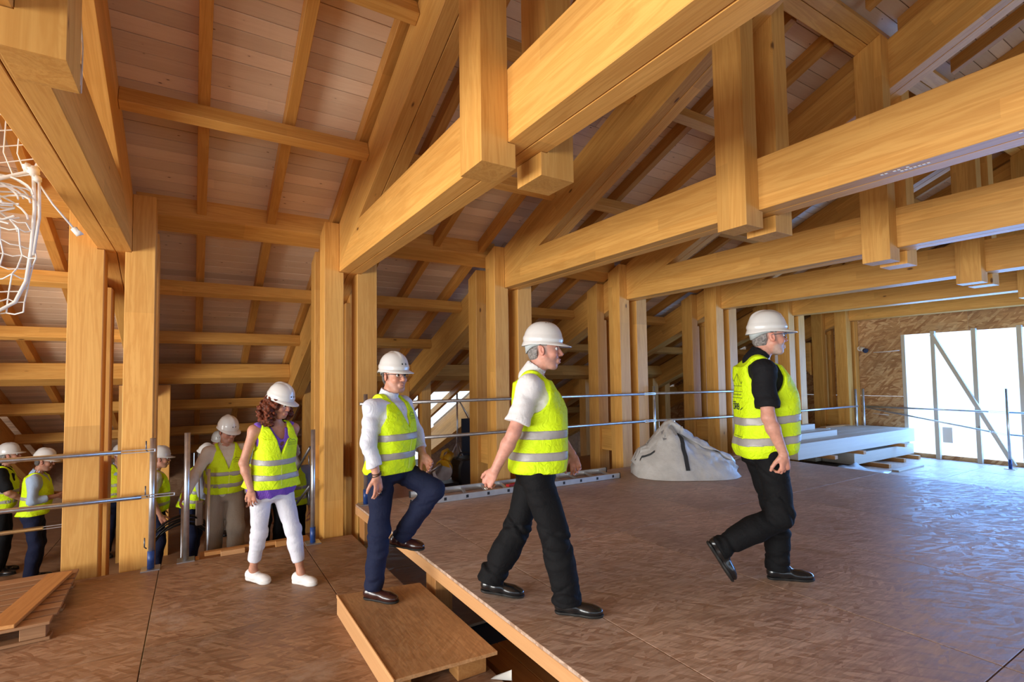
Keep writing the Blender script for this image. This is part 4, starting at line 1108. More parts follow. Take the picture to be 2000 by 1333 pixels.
def unit(v): v = v3(v); return v / np.linalg.norm(v)
def head_frame(yaw_, pitch_, roll_=0.0):
    m = Matrix.Rotation(yaw_, 3, 'Z') @ Matrix.Rotation(pitch_, 3, 'Y') @ Matrix.Rotation(roll_, 3, 'X')
    return np.array(m)          # columns: forward, left, up
def smooth01(a, b, x): t = np.clip((x - a) / (b - a), 0, 1); return t * t * (3 - 2 * t)

MALE = [(-.16, .125, .095, 0), (0, .160, .115, -.012), (.2, .152, .118, .012), (.4, .152, .125, .03), (.6, .162, .125, .028), (.78, .170, .115, .015), (.9, .150, .092, .0), (1.0, .075, .062, .0)]
FEMALE = [(-.16, .125, .09, 0), (0, .165, .112, -.012), (.2, .145, .105, .0), (.4, .122, .095, .012), (.6, .132, .105, .022), (.74, .142, .115, .028), (.9, .122, .08, .0), (1.0, .06, .055, .0)]
def prof_off(p, off, low=None):
    out = []
    for t, a, b, c in p: out.append((t, a + off, b + off, c))
    return out

def helmet(root, hc, H, style, q, sc=1.0):
    """shell, visor, rim and the inner harness, in the head frame"""
    hm = Matrix(((H[0][0], H[0][1], H[0][2], hc[0]), (H[1][0], H[1][1], H[1][2], hc[1]), (H[2][0], H[2][1], H[2][2], hc[2]), (0, 0, 0, 1)))
    tilt = Matrix.Rotation(style.get('tilt', 0.0), 4, 'Y')
    W = hm @ Matrix.Translation((-.006, 0, style.get('z', .036))) @ tilt
    nth, nph = (64, 18) if q else (32, 9)
    V, F = [], []
    fa, ba, la, hh = .124 * sc, .128 * sc, .104 * sc, .132 * sc
    def rim(th):
        c, s_ = math.cos(th), math.sin(th)
        return ((fa if c > 0 else ba) * c, la * s_)
    rows = []
    rows.append([(rim(th)[0] * .965, rim(th)[1] * .965, .004) for th in [2 * math.pi * i / nth for i in range(nth)]])
    r = []
    for i in range(nth):
        th = 2 * math.pi * i / nth; x, y = rim(th); c = math.cos(th)
        v = style.get('visor', .058) * smooth01(.1, .95, c) * sc
        o = .010 + v; d = math.hypot(x, y)
        r.append((x * (d + o * (1 if c < .1 else 1)) / d + (0), y * (d + .010 + v * .25) / d, -.006 - .10 * v - (.012 if c < -.3 else 0) * smooth01(.3, .9, -c)))
    rows.append(r)
    rows.append([(x * .998, y * .998, z + .006) for x, y, z in r])
    rows.append([(rim(th)[0] * 1.015, rim(th)[1] * 1.015, .012) for th in [2 * math.pi * i / nth for i in range(nth)]])
    for j in range(nph + 1):
        ph = (math.pi / 2) * j / nph
        row = []
        for i in range(nth):
            th = 2 * math.pi * i / nth; x, y = rim(th)
            k = max(0.0, math.cos(ph)) ** .80; zz = hh * math.sin(ph) ** .93
            step = .004 if 0 < j < max(2, nph // 6) else 0
            px, py, pz = x * k, y * k, .016 + zz
            if style.get('ridge', True):
                rd = math.exp(-(py / .016) ** 4) * smooth01(.45, .8, math.sin(ph)) * .0075
                px += rd * math.cos(ph) * (1 if px > 0 else -1); pz += rd * math.sin(ph)
            row.append((px * (1 + step / .12), py * (1 + step / .1), pz))
        rows.append(row)
    for rw in rows: V += rw
    nr = len(rows)
    for a in range(nr - 1):
        for i in range(nth): F.append((a * nth + i, a * nth + (i + 1) % nth, (a + 1) * nth + (i + 1) % nth, (a + 1) * nth + i))
    me = bpy.data.meshes.new('helmet'); me.from_pydata(V, [], F)
    bm = bmesh.new(); bm.from_mesh(me); bmesh.ops.remove_doubles(bm, verts=bm.verts, dist=1e-5); bmesh.ops.recalc_face_normals(bm, faces=bm.faces); bm.to_mesh(me); bm.free()
    me.materials.append(M['helmet']); smooth(me)
    o = bpy.data.objects.new('helmet', me); COL.objects.link(o); o.parent = root; o.matrix_basis = W
    md = o.modifiers.new('t', 'SOLIDIFY'); md.thickness = .0025; md.offset = -1
    # harness band at the back
    Vh, Fh = [], []
    zl = style.get('strap', -.035)
    n = 22
    for i in range(n + 1):
        th = math.radians(95 + 170 * i / n); x, y = rim(th)
        dip = math.sin(math.pi * i / n) ** 2
        for zz, kk in ((.006, .90), (zl * dip - .010, .83 - .02 * dip)): Vh.append((x * kk, y * kk * (1 if zz > 0 else 1.0), zz))
    for i in range(n): Fh.append((2 * i, 2 * i + 2, 2 * i + 3, 2 * i + 1))
    me = bpy.data.meshes.new('harness'); me.from_pydata(Vh, [], Fh); me.materials.append(M['strap_grey']); smooth(me)
    h2 = bpy.data.objects.new('harness', me); COL.objects.link(h2); h2.parent = o
    md = h2.modifiers.new('t', 'SOLIDIFY'); md.thickness = .004
    def on(az, el, lift=.0012):
        ph = el; x, y = rim(az); k = math.cos(ph) ** .8; p = Vector((x * k, y * k, .016 + hh * math.sin(ph) ** .93)); nrm = Vector((p.x / fa ** 2, p.y / la ** 2, (p.z - .016) / hh ** 2)).normalized(); return p + nrm * lift
    def patch(nm, az, el, w, h, mat):
        P = [on(az - w, el - h), on(az + w, el - h), on(az + w, el + h), on(az - w, el + h)]
        me = bpy.data.meshes.new(nm); me.from_pydata([tuple(p) for p in P], [], [(0, 1, 2, 3)]); me.materials.append(mat)
        oo = bpy.data.objects.new(nm, me); COL.objects.link(oo); oo.parent = o; return oo
    for az, el, w, h, mat in style.get('marks', []): patch('emblem', az, el, w, h, mat)
    for az, el, rr in style.get('dots', []):
        patch('vent_hole', az, el, rr, rr, M['dark_steel'])
    for el, a0, a1 in style.get('lines', []):
        P = []; Fq = []
        for i in range(13):
            az = a0 + (a1 - a0) * i / 12; P += [tuple(on(az, el)), tuple(on(az, el + .014))]
        for i in range(12): Fq.append((2 * i, 2 * i + 2, 2 * i + 3, 2 * i + 1))
        me = bpy.data.meshes.new('line_mark'); me.from_pydata(P, [], Fq); me.materials.append(M['strap_grey']); oo = bpy.data.objects.new('line_mark', me); COL.objects.link(oo); oo.parent = o
    return o

def person(label, base, heading, J, S, q=1):
    """J: joints in the person's frame (x ahead, y left, z up, from the ground under them); S: looks"""
    root = empty('person', base, label, 'person', S.get('group', 'people in white helmets and yellow vests'))
    root.rotation_euler = (0, 0, heading)
    g = S.get('f', False)
    J = {k: v3(v) for k, v in J.items()}
    h_core, h_fine, h_cl = (.0065, .0032, .0075) if q == 1 else (.011, .0055, .012)
    PRF = FEMALE if g else MALE
    w_ = S.get('wide', 1.0)
    PRF = [(t, a * w_, b * S.get('deep', w_), c) for t, a, b, c in PRF]
    pel, neck = J['pel'], J['neck']
    hl = unit(J['hipL'] - J['hipR']); sl_ = unit(J['shL'] - J['shR'])
    ah = unit(neck - pel)
    fwd_s = np.cross(sl_, ah); fwd_h = np.cross(hl, ah)
    skin = S.get('skin', (0.56, 0.29, 0.195))
    hc = J['head']; H = head_frame(*S['look'])
    hf, hlft, hu = H[:, 0], H[:, 1], H[:, 2]
    def hp(x, y, z): return hc + hf * x + hlft * y + hu * z
    ks = S.get('hs', 1.0)
    # ---------------- body core
    pts = [J[k] for k in ('pel', 'neck', 'shL', 'shR', 'elL', 'elR', 'wrL', 'wrR', 'kneeL', 'kneeR', 'ankL', 'ankR')]
    lo, hi = bbox(pts, .20)
    B = Field(lo, hi, h_core)
    B.add(torso(pel, neck, hl, sl_, prof_off([p for p in PRF if p[0] <= .92], -.010)))
    lim = S.get('limb', 1.0)
    for s in 'LR':
        B.add(cone(J['sh' + s], neck - ah * .045, .047, .045), .05)
        B.add(cone(J['sh' + s], J['el' + s], .050 * lim, .040 * lim), .03)
        B.add(cone(J['el' + s], J['el' + s] * .7 + J['wr' + s] * .3, .040 * lim, .042 * lim), .02)
        B.add(cone(J['el' + s] * .7 + J['wr' + s] * .3, J['wr' + s], .042 * lim, .027 * lim), .02)
        hip = J['hip' + s]
        B.add(cone(hip, J['knee' + s], .080 * lim, .052 * lim), .03)
        mid = J['knee' + s] * .65 + J['ank' + s] * .35
        B.add(cone(J['knee' + s], mid, .050 * lim, .052 * lim), .02); B.add(cone(mid, J['ank' + s], .052 * lim, .034 * lim), .02)
        if g: B.add(cone(J['ank' + s], J['heel' + s] * .55 + J['toe' + s] * .45 + np.array([0, 0, .03]), .034, .03), .02)
    B.add(cone(neck - ah * .04, hp(-.012, 0, -.05), .058 * (.86 if g else 1), .054 * (.86 if g else 1)), .03)
    V0, Q0 = B.mesh(); T0 = np.tile(np.array([*skin, 1]), (len(V0), 1))
    Vs, Qs, Ts = [V0], [Q0], [T0]; off = len(V0)
    # ---------------- head
    lo, hi = bbox([hp(x, y, z) for x in (-.13, .15) for y in (-.11, .11) for z in (-.19, .16)], .01)
    A = Field(lo, hi, h_fine)
    def he(x, y, z, a, b_, c, k): A.add(ell(hp(x * ks, y * ks, z * ks), H, (a * ks, b_ * ks, c * ks)), k)
    def hcn(p, q_, ra, rb, k): A.add(cone(hp(*(np.array(p) * ks)), hp(*(np.array(q_) * ks)), ra * ks, rb * ks), k)
    he(-.012, 0, .045, .098, .076, .092, 0)
    he(.035, 0, -.010, .058, .062, .085, .03)
    he(.028, 0, -.070, .056, .052 if not g else .046, .050, .03)
    hcn((.066, -.014, -.106), (.066, .014, -.106), .017, .017, .025)
    hcn((-.015, 0, -.055), tuple(np.linalg.solve(H, (neck - ah * .02) - hc) / ks), .054 * (.86 if g else 1), .058 * (.86 if g else 1), .03)
    for s in (-1, 1):
        hcn((.010, s * .056, -.045), (.052, s * .030, -.098), .018, .018, .03)      # jaw line
        he(.064, s * .040, -.030, .024, .024, .024, .02)                            # cheek
    hcn((.082, -.036, .034), (.082, .036, .034), .012, .012, .015)                  # brow
    for s in (-1, 1): A.sub(ell(hp(.096 * ks, s * .033 * ks, .009 * ks), H, (.017 * ks, .018 * ks, .012 * ks)), .012)
    nl = S.get('nose', 1.6 if not S.get('f') else 1.0)
    hcn((.086, 0, .018), (.108 * (1 if nl == 1 else 1.0) + .006 * (nl - 1), 0, -.024), .0085, .0115, .012)
    he(.107 + .004 * (nl - 1), 0, -.029, .013, .011, .011, .008)
    for s in (-1, 1): he(.098, s * .012, -.033, .011, .0075, .008, .006)
    he(.090, 0, -.070, .014, .026, .020, .012)                                       # mouth mound
    hcn((.094, -.019, -.064), (.101, 0, -.0615), .0052, .0062, .004); hcn((.101, 0, -.0615), (.094, .019, -.064), .0062, .0052, .004)
    hcn((.093, -.016, -.076), (.099, 0, -.077), .0058, .0068, .005); hcn((.099, 0, -.077), (.093, .016, -.076), .0068, .0058, .005)
    A.sub(cone(hp(.106 * ks, -.017 * ks, -.0695 * ks), hp(.106 * ks, .017 * ks, -.0695 * ks), .0042, .0042), .002)
    for s in (-1, 1):
        A.sub(ell(hp(.098 * ks, s * .032 * ks, .008 * ks), H, (.010, .014, .0075)), .003)
        Re = H @ np.array(Matrix.Rotation(s * .35, 3, 'Z') @ Matrix.Rotation(-.2, 3, 'Y'))
        A.add(ell(hp(-.006 * ks, s * .078 * ks, -.006 * ks), Re, (.019 * ks, .008 * ks, .033 * ks)), .004)
        A.sub(ell(hp(.000 * ks, s * .087 * ks, -.004 * ks), Re, (.010 * ks, .007 * ks, .019 * ks)), .004)
    V1, Q1 = A.mesh()
    loc = (V1 - hc) @ H / ks; x, y, z = loc.T; ay = np.abs(y)
    T1 = np.tile(np.array([*skin, 1.0]), (len(V1), 1))
    def blend(w, c):
        T1[:, :3] = T1[:, :3] * (1 - w[:, None]) + np.array(c) * w[:, None]
    red = np.array(skin) * np.array([1.05, .78, .74])
    blend((.6 if g else .3) * smooth01(.085, .10, x) * (ay < .02) * (z > -.05) * (z < 0), red)
    blend(.5 * np.exp(-((ay - .045) / .02) ** 2 - ((z + .03) / .022) ** 2) * (x > .03), red)
    blend(.6 * (ay > .073) * (np.abs(z) < .045) * (np.abs(x) < .03), red)
    if S.get('beard'):
        wv = smooth01(-.040, -.058, z + .25 * np.clip(.06 - x, 0, .1)) * smooth01(-.005, .02, x) * (z > -.14)
        blend(.58 * wv, S['beard'])
    elif not g:
        wv = smooth01(-.04, -.06, z) * smooth01(.0, .03, x) * (z > -.14); blend(.22 * wv, (0.25, .2, .19))
    lipc = np.array(skin) * np.array([.84, .62, .62]) if not g else np.array([.46, .13, .12])
    blend((.8 if g else .55) * np.exp(-((z + .0695) / .0085) ** 4) * (ay < .023) * (x > .086), lipc)
    blend(.85 * np.exp(-((z - .030 - .12 * (.03 - np.abs(ay - .034))) / .0055) ** 2) * (ay > .012) * (ay < .052) * (x > .05), S.get('brow', (.12, .10, .09)))
    if not g:   # short hair painted at the temples continues under the hair mesh
        wv = smooth01(.035, .02, x) * smooth01(-.045, -.02, z) * (ay > .05) * (np.abs(x + .006) > .018); blend(.5 * wv, S.get('hairc', (.2, .19, .18)))
    Vs.append(V1); Qs.append(Q1 + off); Ts.append(T1); off += len(V1)
    # ---------------- hands
    for s in 'LR':
        hd = S.get('hand' + s)
        wr = J['wr' + s]; el_ = J['el' + s]
        fd = unit(hd['dir']) if hd else unit(wr - el_)
        pn = v3(hd['palm']) if hd else v3([0, -1 if s == 'L' else 1, 0]); pn = unit(pn - fd * (pn @ fd))
        wd = np.cross(pn, fd); wd = wd if not hd else wd * hd.get('tside', 1)     # towards the thumb
        if hd is None: 
            wd = np.cross(pn, fd); 
            if wd @ v3([1, 0, 0]) < 0: wd = -wd
        kh = (.9 if g else 1.0) * S.get('hk', 1.0)
        c1, c2, c3 = (hd or {}).get('curl', (.35, .5, .35)); spread = (hd or {}).get('spread', .06)
        tips = []
        prim = []
        prim.append((cone(el_ * .25 + wr * .75, wr, .031 * lim, .0265 * lim, None), 0))
        prim.append((cone(wr, wr + fd * .03 * kh, .0265 * kh, .026 * kh, (pn, .72)), .015))
        prim.append((cone(wr + fd * .035 * kh - wd * .016 * kh, wr + fd * .088 * kh - wd * .022 * kh, .022 * kh, .017 * kh, (pn, .62)), .015))
        prim.append((cone(wr + fd * .035 * kh + wd * .014 * kh, wr + fd * .092 * kh + wd * .020 * kh, .022 * kh, .017 * kh, (pn, .62)), .015))
        for i, (o_, ln, r_) in enumerate(((.030, .074, .0098), (.0105, .083, .0100), (-.0105, .077, .0097), (-.029, .060, .0086))):
            b0 = wr + fd * (.090 - .004 * abs(i - 1)) * kh + wd * o_ * kh
            d0 = unit(fd + wd * spread * (1.5 - i)); ang = 0; p = b0; rr = r_ * kh
            ex = .12 * i
            for seg, cc in ((.46, c1 + ex * .3), (.30, c2 + ex * .3), (.24, c3)):
                ang += cc; dd = d0 * math.cos(ang) + pn * math.sin(ang)
                p2 = p + dd * ln * seg * kh; prim.append((cone(p, p2, rr, rr * .9), .0035)); p = p2; rr *= .9
            tips.append(p)
        tb = wr + fd * .022 * kh + wd * .024 * kh + pn * .006; td = unit(fd * .72 + wd * .62 + pn * .35)
        t1 = tb + td * .042 * kh; t2 = t1 + unit(td + fd * .5 + pn * .25) * .034 * kh; t3 = t2 + unit(fd + pn * .45 + td * .3) * .026 * kh
        prim += [(cone(tb, t1, .017 * kh, .0125 * kh), .012), (cone(t1, t2, .0125 * kh, .0108 * kh), .004), (cone(t2, t3, .0108 * kh, .0092 * kh), .004)]
        lo, hi = bbox([np.minimum(p_[0][1], p_[0][2]) for p_ in prim] + [np.maximum(p_[0][1], p_[0][2]) for p_ in prim], .008)
        Hd = Field(lo, hi, h_fine if q == 1 else h_fine)
        for p_, k_ in prim: Hd.add(p_, k_)
        V2, Q2 = Hd.mesh(); T2 = np.tile(np.array([*skin, 1.0]), (len(V2), 1))
        kn = np.exp(-(np.linalg.norm(V2 - (wr + fd * .1 * kh), axis=1) / .06) ** 2); T2[:, :3] = T2[:, :3] * (1 - .35 * kn[:, None]) + red * .35 * kn[:, None]
        Vs.append(V2); Qs.append(Q2 + off); Ts.append(T2); off += len(V2)
        J['tip' + s] = tips[1]; J['fing' + s] = wr + fd * .105 * kh - wd * .0105 * kh + pn * .006; J['fdir' + s] = fd
    to_obj('body', np.concatenate(Vs), np.concatenate(Qs), M['skin'], root, np.concatenate(Ts))
    # ---------------- eyes
    for s in (-1, 1):
        ev, ef, mi = [], [], []
        n1, n2 = 12, 8
        for i in range(n2 + 1):
            for j in range(n1):
                a = math.pi * i / n2; b_ = 2 * math.pi * j / n1
                ev.append(tuple(hp(.0795 * ks, s * .0315 * ks, .007 * ks) + (hf * math.cos(a) + hlft * math.sin(a) * math.cos(b_) + hu * math.sin(a) * math.sin(b_)) * .0128 * ks))
        for i in range(n2):
            for j in range(n1): ef.append((i * n1 + j, i * n1 + (j + 1) % n1, (i + 1) * n1 + (j + 1) % n1, (i + 1) * n1 + j)); mi.append(1 if i < 2 else 0)
        me = bpy.data.meshes.new('eye'); me.from_pydata(ev, [], ef); me.materials.append(M['eye_white']); me.materials.append(M['iris']); me.polygons.foreach_set('material_index', mi); smooth(me)
        o = bpy.data.objects.new('eye', me); COL.objects.link(o); o.parent = root
    # ---------------- hair
    if g:
        lo, hi = bbox([hp(x, y, z) for x in (-.2, .12) for y in (-.17, .17) for z in (-.22, .16)], .01)
        K = Field(lo, hi, .005)
        K.add(ell(hp(-.022, 0, .03), H, (.100, .086, .10)))
        r = random.Random(4)
        for k in range(230):
            an = r.uniform(-2.3, 2.3) + math.pi
            zz = r.uniform(-.175, .060); rad = .074 + .062 * (1 - ((zz + .07) / .13) ** 2) * r.uniform(.40, 1.0)
            x_, y_ = rad * math.cos(an) * 1.0 - .015, rad * math.sin(an) * 1.12
            if x_ > .045: continue
            # a short curl: three beads along a little helix
            ph = r.uniform(0, 6.28)
            for m_ in range(4):
                c = hp(x_ + .014 * math.cos(ph + 1.6 * m_), y_ + .014 * math.sin(ph + 1.6 * m_), zz - .012 * m_)
                K.add(ell(c, H, (.0135, .0135, .012)), .008)
        K.sub(ell(hp(.075, 0, -.045), H, (.085, .060, .13)), .006)
        K.clip(lambda X, Y, Z: (X - hc[0]) * hu[0] + (Y - hc[1]) * hu[1] + (Z - hc[2]) * hu[2] - .055 + 0 * X)
        V, Q = K.mesh(); to_obj('hair', V, Q, M['hair_auburn'], root)
    else:
        lo, hi = bbox([hp(x, y, z) for x in (-.14, .06) for y in (-.11, .11) for z in (-.10, .08)], .01)
        K = Field(lo, hi, .0035 if q == 1 else .006)
        K.add(ell(hp(-.012 * ks, 0, .045 * ks), H, (.1035 * ks, .0815 * ks, .098 * ks)))
        K.add(ell(hp(-.045 * ks, 0, -.020 * ks), H, (.058 * ks, .066 * ks, .060 * ks)), .02)
        def lim_(X, Y, Z):
            dx, dy, dz = X - hc[0], Y - hc[1], Z - hc[2]
            a = dx * hf[0] + dy * hf[1] + dz * hf[2]; c = dx * hu[0] + dy * hu[1] + dz * hu[2]
            front = a - .026 + .0 * c; low = -(c + .070) ; side = -(c - (.022 - .25 * (-.012 - a)) ) * (a > -.035)
            top = c - .075
            return np.maximum(np.maximum(front, top), np.maximum(low, np.where(a > -.034, -(c - .026), -1)))
        K.clip(lim_)
        K.warp(folds(.002, 160, 3))
        V, Q = K.mesh()
        if len(Q): to_obj('hair', V, Q, M[S.get('hair', 'hair_grey')], root)
    hst = dict(S.get('helmet', {})); helmet(root, hc, H, hst, q == 1, S.get('hsc', 1.0))
    # ---------------- shirt
    lo, hi = bbox([pel - ah * .1, neck, J['shL'], J['shR'], J['elL'], J['elR'], J['wrL'], J['wrR']], .22)
    C = Field(lo, hi, h_cl)
    shp = prof_off([p for p in PRF if p[0] <= .97], .011)
    C.add(torso(pel, neck, hl, sl_, shp))
    slv = S.get('sleeve', 'long')
    for s in 'LR':
        if g: 
            C.add(cone(J['sh' + s] * .8 + neck * .2 + ah * .008, neck - ah * .05 + sl_ * (.05 if s == 'L' else -.05), .046, .035), .02); continue
        C.add(cone(J['sh' + s], neck - ah * .045, .063, .055), .05)
        if slv == 'short':
            e = J['sh' + s] + (J['el' + s] - J['sh' + s]) * S.get('slen', .74)
            C.add(cone(J['sh' + s], e, .066, .074, (sl_, .92)), .04)
        else:
            C.add(cone(J['sh' + s], J['el' + s], .066, .058), .04); e = J['el' + s] + (J['wr' + s] - J['el' + s]) * S.get('slen', .85)
            C.add(cone(J['el' + s], e, .058, .050), .02)
            if S.get('cuff'): C.add(cone(e + (J['el' + s] - e) * .22, e, .054, .054), .004)
        d_ = unit(e - (J['sh' + s] if slv == 'short' else J['el' + s]))
        rr = .13
        C.sub((lambda X, Y, Z, e=e, d_=d_: np.maximum(-((X - e[0]) * d_[0] + (Y - e[1]) * d_[1] + (Z - e[2]) * d_[2]), np.sqrt((X - e[0]) ** 2 + (Y - e[1]) ** 2 + (Z - e[2]) ** 2) - rr), e - rr, e + rr))
    C.warp(folds(S.get('shf', .006), 38, S.get('seed', 1)))
    if q == 1 and not g:
        for s in 'LR':
            C.warp(creases(J['sh' + s], J['el' + s], .09, .0035, 6, S.get('seed', 1) + 2 + ord(s)))
            if slv != 'short': C.warp(creases(J['el' + s], J['wr' + s], .08, .0035, 5, S.get('seed', 1) + 4 + ord(s)))
    if g: C.sub(cone(neck + fwd_s * .05 - ah * .02, neck + fwd_s * .12 - ah * .17, .062, .035), .01)
    if not g:
        # collar: a low stand round the neck, open at the front unless closed
        nk = hp(-.012, 0, -.05); ca = unit(nk - neck)
        cb0 = neck - ca * .012
        C.add(cone(cb0 - ca * .02, neck + ca * S.get('collar', .045), .073, .064 * S.get('colr', 1.0)), .004)
        t = neck + ca * (S.get('collar', .045) + .002)
        C.sub((lambda X, Y, Z: np.maximum(-((X - t[0]) * ca[0] + (Y - t[1]) * ca[1] + (Z - t[2]) * ca[2]), np.sqrt((X - t[0]) ** 2 + (Y - t[1]) ** 2 + (Z - t[2]) ** 2) - .1), t - .1, t + .1))
        C.sub(cone(neck - ca * .0, neck + ca * .2, .057, .060))
        if S.get('open', True):
            C.sub(cone(neck + fwd_s * .085 + ca * .07, neck + fwd_s * .135 - ah * .10, .036, .010), .004)
    hem = S.get('tail', -.02)
    hz = pel + ah * hem
    C.clip(lambda X, Y, Z: -((X - hz[0]) * ah[0] + (Y - hz[1]) * ah[1] + (Z - hz[2]) * ah[2]) + 0 * X if not g else -((X - hz[0]) * ah[0] + (Y - hz[1]) * ah[1] + (Z - hz[2]) * ah[2]) + .012 * np.sin(38 * (X + .6 * Y)) )
    V, Q = C.mesh(); sh_o = to_obj('top' if g else 'shirt', V, Q, M[S['shirt']], root)
    if S.get('lace'):
        Lc = Field(*bbox([pel, neck], .3), h_cl)
        Lc.add(torso(pel, neck, hl, sl_, prof_off(PRF, .030)))
        p0 = pel - ah * .035
        Lc.clip(lambda X, Y, Z: np.maximum((X - p0[0]) * ah[0] + (Y - p0[1]) * ah[1] + (Z - p0[2]) * ah[2] - .10 + 0 * X, -((X - p0[0]) * ah[0] + (Y - p0[1]) * ah[1] + (Z - p0[2]) * ah[2]) + .020 * np.abs(np.sin(26 * (Y - .9 * X))) - .035 + 0 * X))
        Lc.warp(folds(.007, 60, 8, (1, 1, .2)))
        V, Q = Lc.mesh(); to_obj('lace_hem', V, Q, M['purple'], root)
    # ---------------- trousers
    lo, hi = bbox([pel, J['kneeL'], J['kneeR'], J['ankL'], J['ankR'], J['hipL'], J['hipR']], .24)
    P = Field(lo, hi, h_cl)
    P.add(torso(pel, neck, hl, sl_, [(t, a + .012, b_ + .012, c) for t, a, b_, c in PRF if t <= .25] ))
    ty = S.get('leg', (.098, .076, .066))
    for s in 'LR':
        k_, a_, hip = J['knee' + s], J['ank' + s], J['hip' + s]
        P.add(cone(hip, k_, ty[0], ty[1]), .035)
        e = a_ + unit(a_ - k_) * S.get('hem', .035)
        mid = k_ * .6 + e * .4
        P.add(cone(k_, mid, ty[1], (ty[1] + ty[2]) / 2 + .004), .03); P.add(cone(mid, e, (ty[1] + ty[2]) / 2 + .004, ty[2]), .02)
    P.warp(folds(S.get('trf', .007), 34, S.get('seed', 1) + 5))
    if q == 1:
        for s in 'LR':
            P.warp(creases(J['knee' + s] * .8 + J['hip' + s] * .2, J['knee' + s] * .6 + J['ank' + s] * .4, .12, S.get('crs', .007), 6, S.get('seed', 1) + ord(s)))
            P.warp(creases(J['knee' + s] * .25 + J['ank' + s] * .75, J['ank' + s], .11, S.get('crs', .007), 5, S.get('seed', 1) + ord(s) + 3))
            P.warp(creases(J['hip' + s], J['hip' + s] * .6 + J['knee' + s] * .4, .13, S.get('crs', .007) * .8, 4, S.get('seed', 1) + ord(s) + 6))
    for s in 'LR':
        k_, a_ = J['knee' + s], J['ank' + s]; d_ = unit(a_ - k_); e = a_ + d_ * S.get('hem', .035) - d_ * .0
        if J['ank' + s][2] < .2 and not g: d_ = unit(d_ * .5 + np.array([0, 0, -.5]))
        P.sub((lambda X, Y, Z, e=e, d_=d_: np.maximum(-((X - e[0]) * d_[0] + (Y - e[1]) * d_[1] + (Z - e[2]) * d_[2]), np.sqrt((X - e[0]) ** 2 + (Y - e[1]) ** 2 + (Z - e[2]) ** 2) - .125), e - .125, e + .125))
    wz = pel + ah * S.get('waist', .12)
    P.clip(lambda X, Y, Z: (X - wz[0]) * ah[0] + (Y - wz[1]) * ah[1] + (Z - wz[2]) * ah[2] + 0 * X)
    V, Q = P.mesh(); to_obj('trousers', V, Q, M[S['trousers']], root)
    # ---------------- vest
    lo, hi = bbox([pel - ah * .12, neck + ah * .03, J['shL'], J['shR']], .20)
    Wt = Field(lo, hi, h_cl)
    vf = S.get('vflare', .03)
    vp = [(t, a + .022 + vf * max(0, 1 - max(t, 0) / .75) * .9, b_ + .022 + vf * max(0, 1 - max(t, 0) / .75), c + S.get('vfwd', 0) * max(0, 1 - max(t, 0) / .9)) for t, a, b_, c in PRF if t < .95]
    Wt.add(torso(pel, neck, hl, sl_, vp, 2.5))
    for s in 'LR': Wt.add(cone(J['sh' + s] + ah * .006, neck - ah * .045, .074 if not g else .060, .066 if not g else .058), .05)
    Wt.warp(folds(S.get('vf', .012), 26, S.get('seed', 1) + 9, (1, 1, .35)))
    for s, sg in (('L', 1), ('R', -1)):
        c = J['sh' + s] - ah * .045
        arm = (J['el' + s] - J['sh' + s])
        ax0 = c + sl_ * sg * (-.055 if not g else -.045) ; ax1 = c + sl_ * sg * .25
        def fnA(X, Y, Z, c=c, sg=sg):
            dx, dy, dz = X - f32(c[0]), Y - f32(c[1]), Z - f32(c[2])
            u = (dx * sl_[0] + dy * sl_[1] + dz * sl_[2]) * sg; w = dx * ah[0] + dy * ah[1] + dz * ah[2]; f_ = dx * fwd_s[0] + dy * fwd_s[1] + dz * fwd_s[2]
            hw = np.where(w > 0, .19, .125)
            r = np.sqrt((f_ / S.get('armf', .098)) ** 2 + (w / hw) ** 2)
            return np.maximum((r - 1) * .1, (-.040 if not g else -.02) - u - .25 * np.clip(w, 0, .12))
        Wt.sub((fnA, c - .3, c + .3), .006)
    # neck opening and V
    Wt.sub(cone(neck - ah * .03 - fwd_s * .0, neck + ah * .2, .080 if not g else .075, .085))
    vd = S.get('vneck', .20); vw = S.get('vwid', .34)
    def fnV(X, Y, Z):
        dx, dy, dz = X - f32(neck[0]), Y - f32(neck[1]), Z - f32(neck[2])
        u = dx * sl_[0] + dy * sl_[1] + dz * sl_[2]; w = dx * ah[0] + dy * ah[1] + dz * ah[2]; f_ = dx * fwd_s[0] + dy * fwd_s[1] + dz * fwd_s[2]
        return np.maximum(np.abs(u) - np.clip((w + vd), -.5, 1) * vw, .01 - f_)
    Wt.sub((fnV, neck - .3, neck + .3), .004)
    hz2 = pel + ah * S.get('vhem', .0)
    ht = S.get('vtilt', 0.0)
    Wt.clip(lambda X, Y, Z: -((X - hz2[0]) * ah[0] + (Y - hz2[1]) * ah[1] + (Z - hz2[2]) * ah[2]) + ht * ((X - hz2[0]) * fwd_h[0] + (Y - hz2[1]) * fwd_h[1]) + 0 * Z)
    # open at the front: a narrow closing seam
    V, Q = Wt.mesh(); vo = to_obj('vest', V, Q, M['vest'], root)
    sf = lambda X, Y, Z: (X - pel[0]) * ah[0] + (Y - pel[1]) * ah[1] + (Z - pel[2]) * ah[2]
    SG = sf(Wt.ax[0][:, None, None], Wt.ax[1][None, :, None], Wt.ax[2][None, None, :]).astype(f32)
    bt = S.get('btilt', 0.0)
    if bt: SG = SG - bt * ((Wt.ax[0][:, None, None] - pel[0]) * fwd_h[0] + (Wt.ax[1][None, :, None] - pel[1]) * fwd_h[1]).astype(f32)
    for s0 in S.get('bands', (.13, .26)):
        d = np.maximum(np.maximum(Wt.d - .0035, np.abs(SG - s0) - S.get('bw', .026)), -(Wt.d + .012))
        V2, Q2 = Wt.mesh(d)
        if len(Q2): to_obj('reflective_band', V2, Q2, M['band'], vo)
